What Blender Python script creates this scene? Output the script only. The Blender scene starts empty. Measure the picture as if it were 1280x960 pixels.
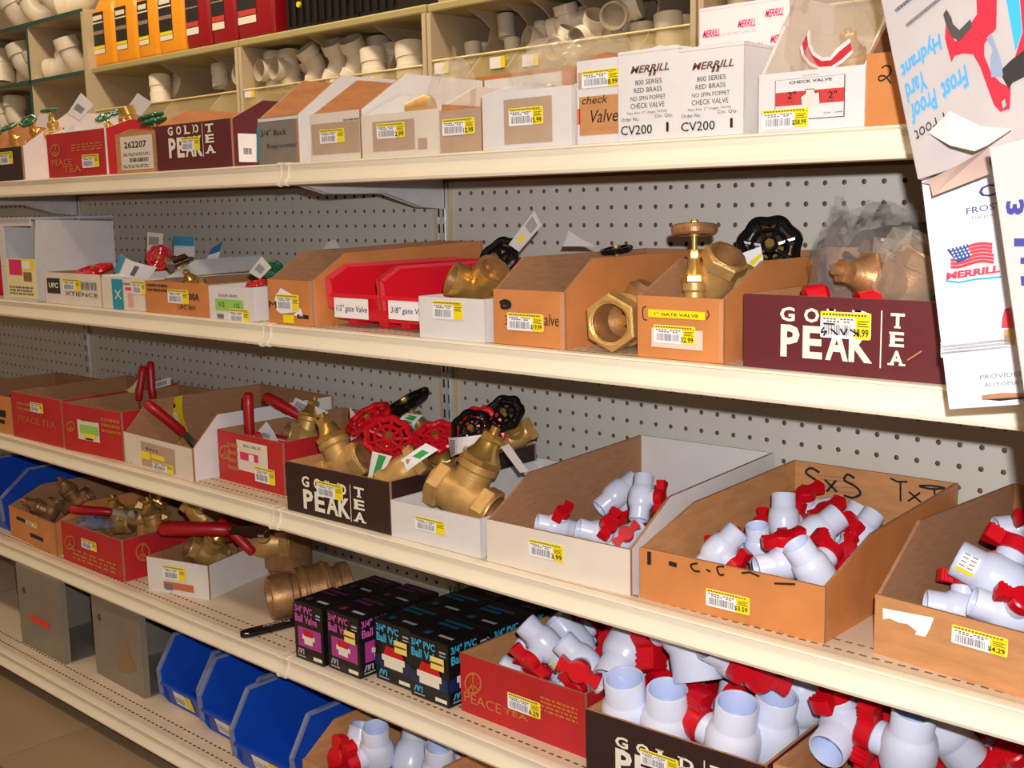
import bpy, math, random
from mathutils import Vector, Matrix
random.seed(7)
scene = bpy.context.scene
col = scene.collection
PI = math.pi

# ---------------------------------------------------------------- camera
FPX, YAW, PITCH, ROLL = 1454.29, -0.749, -0.1544, -0.021
ZO = .93
CAM = Vector((1.3335, -1.3215, -0.0164 + ZO))
_f = Vector((math.sin(YAW)*math.cos(PITCH), math.cos(YAW)*math.cos(PITCH), math.sin(PITCH)))
_r = Vector((math.cos(YAW), -math.sin(YAW), 0))
_u = _r.cross(_f)
FW = _f
RT = math.cos(ROLL)*_r + math.sin(ROLL)*_u
UP = -math.sin(ROLL)*_r + math.cos(ROLL)*_u
cd = bpy.data.cameras.new('camera'); cam = bpy.data.objects.new('camera', cd); col.objects.link(cam)
cd.sensor_width = 36; cd.lens = FPX*36/1280; cd.clip_start = .02
cam.matrix_world = Matrix(((RT.x, UP.x, -FW.x, CAM.x), (RT.y, UP.y, -FW.y, CAM.y), (RT.z, UP.z, -FW.z, CAM.z), (0, 0, 0, 1)))
scene.camera = cam

# ---------------------------------------------------------------- world, lamps, exposure
w = bpy.data.worlds.new('world'); scene.world = w; w.use_nodes = True
w.node_tree.nodes['Background'].inputs[0].default_value = (1.0, .72, .46, 1)
w.node_tree.nodes['Background'].inputs[1].default_value = .26
scene.view_settings.view_transform = 'Standard'; scene.view_settings.look = 'None'
scene.view_settings.exposure = 0.0; scene.view_settings.gamma = 1
scene.view_settings.use_curve_mapping = False
# the camera's own flash, a little above and to the right of the lens
fl = bpy.data.lights.new('camera_flash', 'POINT'); fl.energy = 62; fl.color = (1, .98, .97); fl.shadow_soft_size = .008
flo = bpy.data.objects.new('camera_flash', fl); col.objects.link(flo)
flo.location = CAM + RT*.022 + UP*.052 - FW*.01
# fluorescent rows under the shop ceiling (warm against the flash)
for i, (lx, ly, en) in enumerate(((-1.2, -1.6, 20), (1.4, -1.6, 20), (-2.9, .55, 58), (-.3, .55, 52))):
    a = bpy.data.lights.new('ceiling_tube', 'AREA'); a.shape = 'RECTANGLE'; a.size = 2.4; a.size_y = .3
    a.energy = en; a.color = (1, .80, .55)
    o = bpy.data.objects.new('ceiling_tube', a); col.objects.link(o); o.location = (lx, ly, 3.1)

# ---------------------------------------------------------------- pixel helpers (1280 x 960 frame)
def ray(px, py):
    return RT*((px-640)/FPX) + UP*((480-py)/FPX) + FW
def atY(px, py, y):
    d = ray(px, py); return CAM + d*((y-CAM.y)/d.y)
def atX(px, py, x):
    d = ray(px, py); return CAM + d*((x-CAM.x)/d.x)
def atZ(px, py, z):
    d = ray(px, py); return CAM + d*((z-CAM.z)/d.z)
def atPlane(px, py, p, n):
    d = ray(px, py); return CAM + d*((p-CAM).dot(n)/d.dot(n))

# ---------------------------------------------------------------- materials
def lin(c):
    return tuple(((v/255)/12.92 if v/255 <= .04045 else ((v/255+.055)/1.055)**2.4) for v in c)
MATS = {}
def mat(name, rgb, rough=.6, metal=0, var=.0, vscale=40, bump=0, bscale=200, stretch=(1, 1, 1), rgb2=None, spec=.5, alpha=None, trans=0, coat=0, wear=None):
    if name in MATS: return MATS[name]
    m = bpy.data.materials.new(name); m.use_nodes = True; nt = m.node_tree; b = nt.nodes['Principled BSDF']
    c = lin(rgb)
    b.inputs['Base Color'].default_value = (*c, 1); b.inputs['Roughness'].default_value = rough
    b.inputs['Metallic'].default_value = metal; b.inputs['Specular IOR Level'].default_value = spec
    if alpha is not None: b.inputs['Alpha'].default_value = alpha
    if trans: b.inputs['Transmission Weight'].default_value = trans
    if coat: b.inputs['Coat Weight'].default_value = coat
    if var or bump or rgb2:
        tc = nt.nodes.new('ShaderNodeTexCoord'); mp = nt.nodes.new('ShaderNodeMapping')
        mp.inputs['Scale'].default_value = stretch; nt.links.new(tc.outputs['Object'], mp.inputs[0])
    if var or rgb2:
        n = nt.nodes.new('ShaderNodeTexNoise'); n.inputs['Scale'].default_value = vscale; n.inputs['Detail'].default_value = 4
        nt.links.new(mp.outputs[0], n.inputs['Vector'])
        r = nt.nodes.new('ShaderNodeValToRGB')
        lo = tuple(v*(1-var) for v in c); hi = tuple(min(1, v*(1+var)) for v in c)
        if rgb2: lo, hi = c, lin(rgb2)
        r.color_ramp.elements[0].position = .3; r.color_ramp.elements[1].position = .7
        r.color_ramp.elements[0].color = (*lo, 1); r.color_ramp.elements[1].color = (*hi, 1)
        nt.links.new(n.outputs['Fac'], r.inputs[0]); nt.links.new(r.outputs[0], b.inputs['Base Color'])
    if bump:
        n2 = nt.nodes.new('ShaderNodeTexNoise'); n2.inputs['Scale'].default_value = bscale; n2.inputs['Detail'].default_value = 3
        nt.links.new(mp.outputs[0], n2.inputs['Vector'])
        bp = nt.nodes.new('ShaderNodeBump'); bp.inputs['Strength'].default_value = bump; bp.inputs['Distance'].default_value = .002
        nt.links.new(n2.outputs['Fac'], bp.inputs['Height']); nt.links.new(bp.outputs[0], b.inputs['Normal'])
    MATS[name] = m
    return m
CARD = mat('brown_cardboard', (196, 138, 88), .8, var=.12, vscale=25, bump=.25, bscale=120, stretch=(1, 1, 4))
CARD2 = mat('orange_brown_cardboard', (206, 132, 74), .5, var=.10, vscale=18, bump=.15, bscale=60)
CARDI = mat('plain_cardboard_inside', (168, 120, 84), .9, var=.10, vscale=60, bump=.3, bscale=300, stretch=(1, 1, 6))
CARDD = mat('dull_grey_brown_cardboard', (186, 158, 134), .8, var=.06, vscale=30)
CARDG = mat('grey_cardboard', (132, 122, 112), .8, var=.06, vscale=30)
WHT = mat('white_card', (224, 219, 218), .6, var=.03, vscale=30)
CREAM = mat('cream_card', (228, 216, 202), .65, var=.04, vscale=25)
WHTG = mat('white_card_lining', (214, 210, 210), .7, var=.03, vscale=40)
REDC = mat('red_printed_card', (190, 34, 40), .5, var=.10, vscale=20)
MAROON = mat('maroon_printed_card', (98, 34, 40), .5, var=.06, vscale=90)
BLACKC = mat('dark_brown_printed_card', (52, 28, 28), .5, var=.10, vscale=60)
BLK = mat('black_gloss_card', (22, 20, 22), .3, var=.2, vscale=40)
GOLDINK = mat('gold_ink', (196, 116, 56), .5)
CREAMINK = mat('cream_ink', (240, 232, 214), .6)
INK = mat('black_ink', (24, 22, 24), .7)
INKGR = mat('grey_ink', (110, 106, 110), .7)
INKBL = mat('blue_black_ink', (48, 44, 100), .7)
STW = mat('sticker_white', (246, 244, 246), .5)
STY = mat('sticker_yellow', (248, 224, 22), .5)
BAR = mat('barcode_grey', (118, 112, 118), .7)
PEG = mat('pegboard_paint', (206, 201, 192), .55, var=.03, vscale=6)
HOLE = mat('dark_void', (40, 30, 26), .9)
SHELF = mat('cream_shelf_paint', (243, 231, 208), .4, var=.03, vscale=8, rgb2=None)
DECK = mat('shelf_deck_paint', (222, 200, 176), .5, var=.04, vscale=10)
UNDER = mat('shelf_underside_shade', (120, 92, 72), .7)  # shade under the deck put into the colour, slot walls too
STEEL = mat('galvanised_steel', (206, 206, 204), .4, .25, var=.08, vscale=30)
CLIP = mat('white_plastic_clip', (236, 224, 204), .35)
PVC = mat('white_pvc', (216, 222, 244), .28)
PVCI = mat('white_pvc_bore', (196, 208, 242), .4)
RED = mat('red_plastic_handle', (206, 14, 30), .3)
REDV = mat('red_vinyl_sleeve', (178, 16, 30), .38)
REDP = mat('red_enamel', (214, 22, 38), .25)
BLACKP = mat('black_enamel', (16, 16, 18), .25)
BRASS = mat('brass', (214, 170, 92), .28, .75, var=.10, vscale=60)
BRONZE = mat('bronze_casting', (172, 126, 82), .42, .5, var=.2, vscale=70, bump=.2, bscale=400)
BRASSD = mat('dull_cast_brass', (204, 160, 96), .42, .4, var=.12, vscale=90, bump=.15, bscale=500)
CHROME = mat('chrome_plate', (214, 214, 220), .12, 1)
GREENP = mat('green_enamel', (14, 92, 62), .3)
REDBIN = mat('red_bin_plastic', (226, 24, 44), .35)
BLUEBIN = mat('blue_bin_plastic', (20, 74, 190), .38, bump=.1, bscale=600)
BLUEEDGE = mat('blue_bin_scuffed_rim', (120, 130, 170), .5)
GREYBOX = mat('dull_grey_painted_sheet', (142, 132, 120), .45, .1, var=.10, vscale=14)
TAPE = mat('clear_tape', (250, 235, 220), .12, alpha=.12)
def film(name, rgb, alpha):
    m = mat(name, rgb, .1, alpha=alpha, bump=.8, bscale=45, coat=.6); return m
BAG = film('clear_bag_film', (232, 218, 200), .15)
BAGT = film('thick_clear_bag_film', (226, 208, 188), .34)
BAGG = film('grey_bag_film', (150, 144, 142), .20)
TEAL = mat('teal_ink', (30, 150, 176), .5)
BLUEI = mat('cyan_blue_ink', (50, 160, 214), .5)
BLUED = mat('mid_blue_ink', (40, 110, 176), .5)
GREENI = mat('green_ink', (54, 168, 84), .5)
LIME = mat('lime_ink', (150, 206, 96), .5)
PINKI = mat('pink_ink', (226, 40, 110), .5)
REDI = mat('red_ink', (206, 64, 62), .5)
ORNG = mat('orange_ink', (240, 104, 60), .5)
MAG = mat('magenta_ink', (176, 50, 140), .4)

# ---------------------------------------------------------------- mesh builder
class MB:
    def __init__(s): s.v = []; s.f = []; s.m = []
    def add(s, vs, fs, m=0):
        o = len(s.v); s.v += [tuple(v) for v in vs]
        for f in fs: s.f.append(tuple(i+o for i in f)); s.m.append(m)
    def box(s, a, b, m=0, M=None, mm=None):
        x0, y0, z0 = a; x1, y1, z1 = b
        vs = [Vector(p) for p in ((x0,y0,z0),(x1,y0,z0),(x1,y1,z0),(x0,y1,z0),(x0,y0,z1),(x1,y0,z1),(x1,y1,z1),(x0,y1,z1))]
        if M: vs = [M @ v for v in vs]
        fs = [(0,3,2,1),(4,5,6,7),(0,1,5,4),(1,2,6,5),(2,3,7,6),(3,0,4,7)]   # bottom top front right back left
        o = len(s.v); s.v += [tuple(v) for v in vs]
        for k, f in enumerate(fs):
            s.f.append(tuple(i+o for i in f)); s.m.append(mm[k] if mm else m)
    def prism(s, prof, A, B, m0=0, m1=None, mside=None):
        """prof: list of 3-vectors (planar, closed), extruded by vector A->B offset"""
        n = len(prof); d = Vector(B)-Vector(A)
        p0 = [Vector(p)+Vector(A) for p in prof]; p1 = [p+d for p in p0]
        o = len(s.v); s.v += [tuple(v) for v in p0+p1]
        s.f.append(tuple(o+i for i in range(n))[::-1]); s.m.append(m0)
        s.f.append(tuple(o+n+i for i in range(n))); s.m.append(m0 if m1 is None else m1)
        for i in range(n):
            j = (i+1) % n; s.f.append((o+i, o+j, o+n+j, o+n+i)); s.m.append(m0 if mside is None else mside)
    def lathe(s, prof, seg=20, axis='X', M=None, m=0, caps=True):
        """prof: (t, r) or (t, r, mat) pairs along axis"""
        o = len(s.v); n = len(prof)
        for p in prof:
            t, r = p[0], p[1]
            for k in range(seg):
                a = 2*PI*k/seg; c, q = r*math.cos(a), r*math.sin(a)
                v = Vector((t, c, q)) if axis == 'X' else (Vector((c, q, t)) if axis == 'Z' else Vector((c, t, -q)))
                s.v.append(tuple(M @ v if M else v))
        for i in range(n-1):
            mi = prof[i+1][2] if len(prof[i+1]) > 2 else m
            for k in range(seg):
                k2 = (k+1) % seg
                s.f.append((o+i*seg+k, o+i*seg+k2, o+(i+1)*seg+k2, o+(i+1)*seg+k)); s.m.append(mi)
        for e, i in ((0, 0), (1, n-1)):
            if caps and prof[i][1] > 1e-6:
                f = tuple(o+i*seg+k for k in range(seg)); s.f.append(f[::-1] if e == 0 else f); s.m.append(prof[i][2] if len(prof[i]) > 2 else m)
    def tube(s, pts, r, seg=10, m=0, closed=False):
        pts = [Vector(p) for p in pts]; n = len(pts); o = len(s.v); rr = r if isinstance(r, (list, tuple)) else [r]*n
        prev = None
        for i, p in enumerate(pts):
            if closed: d = pts[(i+1) % n]-pts[i-1]
            else: d = pts[min(i+1, n-1)]-pts[max(i-1, 0)]
            d.normalize()
            if prev is None: q = d.orthogonal().normalized()
            else: q = (prev-d*prev.dot(d)).normalized()
            prev = q; e = d.cross(q)
            for k in range(seg):
                a = 2*PI*k/seg; s.v.append(tuple(p+rr[i]*(q*math.cos(a)+e*math.sin(a))))
        for i in range(n if closed else n-1):
            i2 = (i+1) % n
            for k in range(seg):
                k2 = (k+1) % seg; s.f.append((o+i*seg+k, o+i*seg+k2, o+i2*seg+k2, o+i2*seg+k)); s.m.append(m)
        if not closed:
            s.f.append(tuple(o+k for k in range(seg))[::-1]); s.m.append(m)
            s.f.append(tuple(o+(n-1)*seg+k for k in range(seg))); s.m.append(m)
    def quad(s, a, b, c, d, m=0): s.add([a, b, c, d], [(0, 1, 2, 3)], m)
    def mesh(s, name, mats, smooth=0):
        me = bpy.data.meshes.new(name); me.from_pydata(s.v, [], s.f); me.update()
        for m in (mats if isinstance(mats, (list, tuple)) else [mats]): me.materials.append(m)
        if any(s.m): me.polygons.foreach_set('material_index', s.m)
        if smooth:
            me.polygons.foreach_set('use_smooth', [True]*len(s.f))
            me.set_sharp_from_angle(angle=math.radians(smooth))
        return me
    def build(s, name, mats, parent=None, smooth=0, bevel=0):
        o = link(name, s.mesh(name, mats, smooth), parent)
        if bevel:
            b = o.modifiers.new('bevel', 'BEVEL'); b.width = bevel; b.segments = 2; b.limit_method = 'ANGLE'
        return o
def link(name, data, parent=None):
    o = bpy.data.objects.new(name, data); col.objects.link(o)
    if parent is not None: o.parent = parent
    return o
def tag(o, label, cat, group=None, kind=None):
    if label: o['label'] = label
    if cat: o['category'] = cat
    if group: o['group'] = group
    if kind: o['kind'] = kind
    return o
def thing(name, label, cat, M=None, group=None):
    o = link(name, None); o.empty_display_size = .02
    if M is not None: o.matrix_world = M
    return tag(o, label, cat, group)
def attach(o, root):      # o was built in world coordinates
    o.parent = root; o.matrix_parent_inverse = root.matrix_world.inverted() if False else root.matrix_basis.inverted()
    return o
def dup(root, label=None, M=None):
    r = root.copy(); col.objects.link(r)
    if M is not None: r.matrix_world = M
    if label: r['label'] = label
    for ch in root.children:
        c = ch.copy(); col.objects.link(c); c.parent = r; c.matrix_parent_inverse = ch.matrix_parent_inverse.copy(); c.matrix_basis = ch.matrix_basis.copy()
        for g in ch.children:
            d = g.copy(); col.objects.link(d); d.parent = c; d.matrix_parent_inverse = g.matrix_parent_inverse.copy(); d.matrix_basis = g.matrix_basis.copy()
    return r
def view_dir(th, ph):     # direction by its angle in the picture and its tilt towards the camera (degrees)
    t, p = math.radians(th), math.radians(ph)
    return (RT*math.cos(t)+UP*math.sin(t))*math.cos(p) - FW*math.sin(p)
def frame(P, x, z, s=1):
    x = x.normalized(); z = (z - x*z.dot(x)).normalized(); y = z.cross(x)
    return Matrix(((x.x*s, y.x*s, z.x*s, P.x), (x.y*s, y.y*s, z.y*s, P.y), (x.z*s, y.z*s, z.z*s, P.z), (0, 0, 0, 1)))

# ---------------------------------------------------------------- lettering
_tc = {}
def text_data(s, bold=0.0, shear=0.0):
    k = (s, bold, shear)
    if k in _tc: return _tc[k]
    c = bpy.data.curves.new('t', 'FONT'); c.body = s; c.size = 1; c.offset = bold; c.shear = shear; c.resolution_u = 2
    o = bpy.data.objects.new('t', c); col.objects.link(o)
    dg = bpy.context.evaluated_depsgraph_get(); me = bpy.data.meshes.new_from_object(o.evaluated_get(dg))
    vs = [v.co.copy() for v in me.vertices]; fs = [tuple(p.vertices) for p in me.polygons]
    bpy.data.objects.remove(o); bpy.data.curves.remove(c); bpy.data.meshes.remove(me)
    xs = [v.x for v in vs]; ys = [v.y for v in vs]
    _tc[k] = (vs, fs, min(xs), max(xs), min(ys), max(ys)); return _tc[k]
# ================================================================ the setting
FLOORM = mat('beige_vinyl_tile', (158, 132, 102), .45, var=.08, vscale=6)
GROUT = mat('dark_tile_joint', (96, 78, 60), .8)
WALLM = mat('cream_wall_paint', (196, 180, 156), .8, var=.03, vscale=3)
fm = MB(); fm.box((-9, -5, -.06), (4, 4.2, -.004))
floor = tag(fm.build('floor', GROUT), 'beige vinyl tiled shop floor', None, kind='structure')
tm = MB(); T = .45
tm.box((-T/2+.0015, -T/2+.0015, -.004), (T/2-.0015, T/2-.0015, 0)); tmesh = tm.mesh('tile', FLOORM)
for i in range(-6, 1):
    for j in range(-7, 1):
        t = link('tile', tmesh, floor); t.location = (i*T+.1, j*T-.35, 0)
bm_ = MB(); bm_.box((-9, 2.05, 0), (4, 2.15, 3.3)); tag(bm_.build('wall_back', WALLM), 'cream wall behind the far shelving', None, kind='structure')

XU = -.0375                 # upright between the two bays
BAY = 1.2192
DZ = {1: .046+ZO, 2: -.178+ZO, 3: -.446+ZO, 4: -.672+ZO, 5: -.866+ZO}      # deck heights
SY = {1: -.312, 2: -.357, 3: -.357, 4: -.357, 5: -.414}  # lip planes
BACKB = mat('brown_hardboard_back', (126, 92, 74), .9)

def pegboard(x0, x1, hx):
    """perforated hardboard: one octagonal hole each inch, real holes with a board behind"""
    m = MB(); P = .0254; r = .0033; z0, z1 = ZO-.90, ZO+.08
    c0 = math.ceil((x0+.02-hx)/P); c1 = math.floor((x1-.02-hx)/P)
    r0 = math.ceil((z0+.02-ZO)/P); r1 = math.floor((z1-.015-ZO)/P)
    oc = [(math.cos(2*PI*(k+.5)/8)*r, math.sin(2*PI*(k+.5)/8)*r) for k in range(8)]
    h = P/2
    sq = [(h, h*.414), (h*.414, h), (-h*.414, h), (-h, h*.414), (-h, -h*.414), (-h*.414, -h), (h*.414, -h), (h, -h*.414)]
    corner = [(h, h), (-h, h), (-h, -h), (h, -h)]
    fs = []
    for c in range(c0, c1+1):
        for q in range(r0, r1+1):
            cx, cz = hx+c*P, ZO+q*P
            o = len(m.v)
            for a, b in oc: m.v.append((cx+a, 0, cz+b))
            for a, b in oc: m.v.append((cx+a, .005, cz+b))
            for a, b in sq: m.v.append((cx+a, 0, cz+b))
            for a, b in corner: m.v.append((cx+a, 0, cz+b))
            for k in range(8):
                k2 = (k+1) % 8
                oo = [(math.cos(2*PI*(k+.5)/8)), 0]
                m.f.append((o+k, o+k2, o+16+(k2+0) % 8, o+16+k)); m.m.append(0)
                m.f.append((o+k2, o+k, o+8+k, o+8+k2)); m.m.append(1)
            # octagon k starts at 22.5 deg: matches sq order (h, h*.414) first
            for k, (a, b) in enumerate(((0, 1), (2, 3), (4, 5), (6, 7))):
                m.f.append((o+16+a, o+16+b, o+24+k)); m.m.append(0)
    xa, xb = hx+c0*P-h, hx+c1*P+h; za, zb = ZO+r0*P-h, ZO+r1*P+h
    for a, b in (((x0, z0), (xa, z1)), ((xb, z0), (x1, z1)), ((xa, z0), (xb, za)), ((xa, zb), (xb, z1))):
        m.quad((a[0], 0, a[1]), (b[0], 0, a[1]), (b[0], 0, b[1]), (a[0], 0, b[1]))
    return m
px0 = atY(530.8, 261, 0).x
panels = [('right', XU+.016, XU+BAY-.016, 0.0, 'grey perforated pegboard panel behind the maroon tea carton and large orange-brown bins'),
          ('left', XU-BAY+.016, XU-.016, px0-math.floor((px0-(XU-.03))/.0254)*.0254, 'grey perforated pegboard panel behind the red plastic bins and the wordmarked white carton'),
          ('far', XU-2*BAY+.016, XU-BAY-.016, px0-BAY, 'grey perforated pegboard panel behind the tall white carton, far end')]
for nm, a, b, hx, lb in panels:
    t = thing('pegboard_panel', lb, 'pegboard')
    pegboard(a, b, hx).build('face_sheet', [PEG, BACKB], t)
    m = MB(); m.box((a, .012, ZO-.90), (b, .02, ZO+.08)); m.build('backing_board', BACKB, t)
    for xa, xb in ((a-.002, a+.006), (b-.006, b+.002)):
        m = MB(); m.box((xa, -.0015, ZO-.90), (xb, .012, ZO+.08)); m.build('edge_trim', mat('yellowed_trim', (206, 186, 146), .6), t)
for k, lb in ((0, 'slotted steel upright between the two main shelf bays'), (-1, 'slotted steel upright beside the tall white carton'), (1, 'slotted steel upright beyond the leaning hydrant cartons')):
    t = thing('shelf_upright', lb, 'upright', Matrix.Translation((XU+k*BAY, 0, 0)))
    m = MB(); m.box((-.0125, -.006, 0), (.0125, .03, ZO+.10)); m.build('post', STEEL, t)
    for sx in (-.0055, .0055):
        m = MB()
        for q in range(38): m.box((sx-.0016, -.0066, .03+q*.0254), (sx+.0016, -.0055, .03+q*.0254+.014))
        m.build('slot_row', HOLE, t)
    m = MB(); m.box((-.009, -.0064, .0), (-.0075, -.0058, ZO+.10)); m.box((.0075, -.0075, 0), (.009, -.0058, ZO+.10)); m.build('rib', mat('bright_steel', (226, 228, 232), .3, .6), t)

def shelf(level, x0, x1, label, base=False):
    yf, z = SY[level], DZ[level]
    t = thing('shelf', label, 'shelf', Matrix.Translation((x0, 0, z))); L = x1-x0
    m = MB(); ya = yf+.012
    rows = [ya+.012, ya+.034]; sw, sh, pt = .0075, .0034, .0127
    bands = [(ya, rows[0]-.004), (rows[0]+.004, rows[1]-.004), (rows[1]+.004, -.002)]
    for a, b in bands: m.quad((0.001, a, 0), (L-.001, a, 0), (L-.001, b, 0), (0.001, b, 0))
    n = int((L-.03)/pt)
    for ri, yr in enumerate(rows):
        xs = .015
        m.quad((0.001, yr-.004, 0), (xs, yr-.004, 0), (xs, yr+.004, 0), (0.001, yr+.004, 0))
        m.quad((xs+n*pt, yr-.004, 0), (L-.001, yr-.004, 0), (L-.001, yr+.004, 0), (xs+n*pt, yr+.004, 0))
        for k in range(n):
            a = xs+k*pt; b = a+pt; c = (a+b)/2-sw/2; d = c+sw; e, g = yr-sh/2, yr+sh/2
            o = len(m.v)
            m.v += [(a, yr-.004, 0), (b, yr-.004, 0), (b, yr+.004, 0), (a, yr+.004, 0), (c, e, 0), (d, e, 0), (d, g, 0), (c, g, 0), (c, e, -.003), (d, e, -.003), (d, g, -.003), (c, g, -.003)]
            for i in range(4):
                j = (i+1) % 4
                m.f.append((o+i, o+j, o+4+j, o+4+i)); m.m.append(0)
                m.f.append((o+4+i, o+4+j, o+8+j, o+8+i)); m.m.append(1)
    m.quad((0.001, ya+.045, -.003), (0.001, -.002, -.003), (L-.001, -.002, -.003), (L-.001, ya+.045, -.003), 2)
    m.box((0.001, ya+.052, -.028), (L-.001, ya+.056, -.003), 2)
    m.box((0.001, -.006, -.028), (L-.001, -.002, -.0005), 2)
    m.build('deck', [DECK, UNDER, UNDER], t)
    pr = [(.016, -.001), (.010, -.0003), (.004, -.0003), (.0, -.001), (-.001, -.003), (.0035, -.0045), (.004, -.010), (.002, -.020), (-.002, -.0235), (-.0035, -.027), (-.002, -.0305), (.003, -.032), (.007, -.0305), (.008, -.026), (.010, -.006)]
    m = MB(); m.prism([(0, yf+a, b) for a, b in pr], (0.001, 0, 0), (L-.001, 0, 0))
    m.build('front_lip', SHELF, t, smooth=40)
    if base:
        m = MB(); m.box((0, yf+.03, -z), (L, yf+.04, -.02)); m.build('kick_plate', mat('dark_kick_plate', (70, 50, 40), .6), t)
    else:
        for xb in (.006, L-.008):
            prof = [(xb, yf+.02, -.004), (xb, yf+.02, -.030), (xb, yf+.075, -.044), (xb, -.13, -.044), (xb, -.055, -.066), (xb, -.002, -.070), (xb, -.002, -.004)]
            m = MB(); m.prism(prof, (0, 0, 0), (.003, 0, 0)); m.build('bracket', STEEL if level == 1 else mat('painted_bracket', (206, 204, 200), .45, .2), t)
    # plastic splice clip over the joint
    m = MB(); m.prism([(0, yf+a-(.0020 if a < .009 else -.001), b*1.05+.0008) for a, b in pr], (-.007, 0, 0), (.009, 0, 0))
    m.prism([(0, yf+a-(.0032 if a < .009 else -.001), b*1.09+.0014) for a, b in pr], (-.0095, 0, 0), (-.0065, 0, 0))
    m.build('splice_clip', CLIP, t, smooth=50)
    return t
nm = {1: 'top', 2: 'second', 3: 'third', 4: 'fourth', 5: 'base'}
what = {1: ('boxed check valves', 'the red and maroon cartons of green-handled valves'), 2: ('open gate valve bins', 'the white wordmarked carton'),
        3: ('wide bins of white plastic valves', 'the red cartons and red levers'), 4: ('black boxed valves and the red tea carton', 'the low white carton and red tea carton'),
        5: ('the lowest brown carton of plastic valves', 'grey steel boxes and blue bins')}
for lv in (1, 2, 3, 4, 5):
    shelf(lv, XU, XU+BAY, 'cream %s shelf holding %s' % (nm[lv], what[lv][0]), lv == 5)
    shelf(lv, XU-BAY, XU, 'cream %s shelf holding %s' % (nm[lv], what[lv][1]), lv == 5)
    shelf(lv, XU-2*BAY, XU-BAY, 'cream %s shelf of the far bay, past the second upright' % nm[lv], lv == 5)

# ================================================================ far shelving across the next aisle
BY = 1.5
CREAMW = mat('cream_laminate', (206, 188, 158), .6, var=.03, vscale=5)
OLIVE = mat('olive_edge_band', (178, 164, 112), .5)
DIV = mat('tan_divider', (184, 166, 142), .7, var=.03, vscale=5)
CLEAR = mat('clear_bin_front', (226, 206, 150), .08, alpha=.35, coat=.8)
RIM = mat('clear_front_rim', (246, 226, 160), .15, alpha=.85, coat=1)
GREENEDGE = mat('dark_green_shelf_edge', (40, 84, 76), .4)
ztop = atY(295, 50, BY).z; zlip = atY(300, 113, BY).z; zbot = zlip-.09
xs_ = [atY(113, 80, BY).x, atY(297, 48, BY).x, atY(533, 12, BY).x, atY(872, 30, BY).x, atY(872, 30, BY).x+1.2]
def divider_profile(x, z0, z1, d0):
    """bin side with a concave front edge: long foot, short waist, long head"""
    pts = [(x, BY+.40, z0), (x, BY+.02, z0)]
    H = z1-z0
    for k in range(9):
        t = k/8; y = BY+.02+.13*math.sin(min(1, t*1.25)*PI*.5) if t < .8 else BY+.15-.11*((t-.8)/.2)
        pts.append((x, y, z0+H*(.1+.9*t)))
    pts += [(x, BY+.40, z1)]
    return pts
def bin_unit(x0, x1, z1, label, divs, base):
    t = thing('parts_bin_unit', label, 'bin rack', Matrix.Identity(4))
    m = MB(); m.box((x0, BY, z1-.03), (x1, BY+.42, z1)); m.build('top_board', OLIVE, t, bevel=.006)
    m = MB(); m.box((x0, BY+.40, base), (x1, BY+.42, z1-.03)); m.build('back_panel', DIV, t)
    m = MB(); m.box((x0, BY, base-.02), (x1, BY+.42, base)); m.build('bottom_board', CREAMW, t)
    for xa in (x0, x1-.018):
        m = MB(); m.box((xa, BY-.004, base-.6), (xa+.018, BY+.42, z1-.03)); m.build('end_panel', CREAMW, t)
    for xd in divs:
        m = MB(); m.prism(divider_profile(xd, base, z1-.03, 0), (0, 0, 0), (.008, 0, 0)); m.build('divider', DIV, t)
    m = MB(); m.box((x0+.02, BY+.0, base), (x1-.02, BY+.004, base+.085)); m.build('front_lip', CLEAR, t)
    m = MB(); m.tube([(x0+.02, BY, base+.087), (x1-.02, BY, base+.087)], .005, 8); m.build('lip_rim', RIM, t, smooth=60)
    return t
lab = ['far bin rack under the yellow and red oil jugs', 'far bin rack holding white wyes and tall couplings', 'far bin rack with a long clear front lip', 'far bin rack behind the pink printed carton']
du = {0: [atY(190, 110, BY).x, atY(252, 100, BY).x], 1: [atY(376, 70, BY).x, atY(456, 60, BY).x], 2: [atY(574, 40, BY).x, atY(620, 40, BY).x, atY(650, 40, BY).x, atY(698, 30, BY).x, atY(785, 30, BY).x], 3: [atY(955, 30, BY).x]}
zt3 = atY(545, 3, BY).z
for i in range(4):
    bin_unit(xs_[i]+.004, xs_[i+1]-.004, ztop if i < 2 else zt3, lab[i], du[i], zbot if i < 2 else zbot+.01)
# dark header above the third and fourth rack
# left rack with green edged shelves
t = thing('parts_shelf_rack', 'far cubby rack with dark green shelf edges holding large white fittings', 'bin rack')
xr = atY(108, 90, BY).x; xl = xr-2.4
zA, zB = atY(50, 24, BY).z, atY(50, 98, BY).z
m = MB(); m.box((xl, BY+.40, .5), (xr, BY+.42, zA+.05)); m.build('back_panel', DIV, t)
for z in (zA, zB, zB-.275):
    m = MB(); m.box((xl, BY+.004, z-.018), (xr, BY+.40, z)); m.build('shelf_board', CREAMW, t)
    m = MB(); m.box((xl, BY, z-.018), (xr, BY+.004, z)); m.build('shelf_edge', GREENEDGE, t)
xd = atY(34, 70, BY).x
for x in (xr-.012, xd, xd-(xr-xd), xl):
    m = MB(); m.box((x, BY+.006, .5), (x+.012, BY+.40, zA-.018)); m.build('divider', CREAMW, t)
    m = MB(); m.box((x-.001, BY, .5), (x+.013, BY+.006, zA-.018)); m.build('divider_edge', GREENEDGE, t)
t = thing('rack_end_post', 'tan end post between the green-edged rack and the yellow jugs', 'post')
m = MB(); m.box((xr+.004, BY-.01, .0), (xs_[0]-.002, BY+.42, atY(115, 12, BY).z)); m.build('panel', CREAMW, t)
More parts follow.
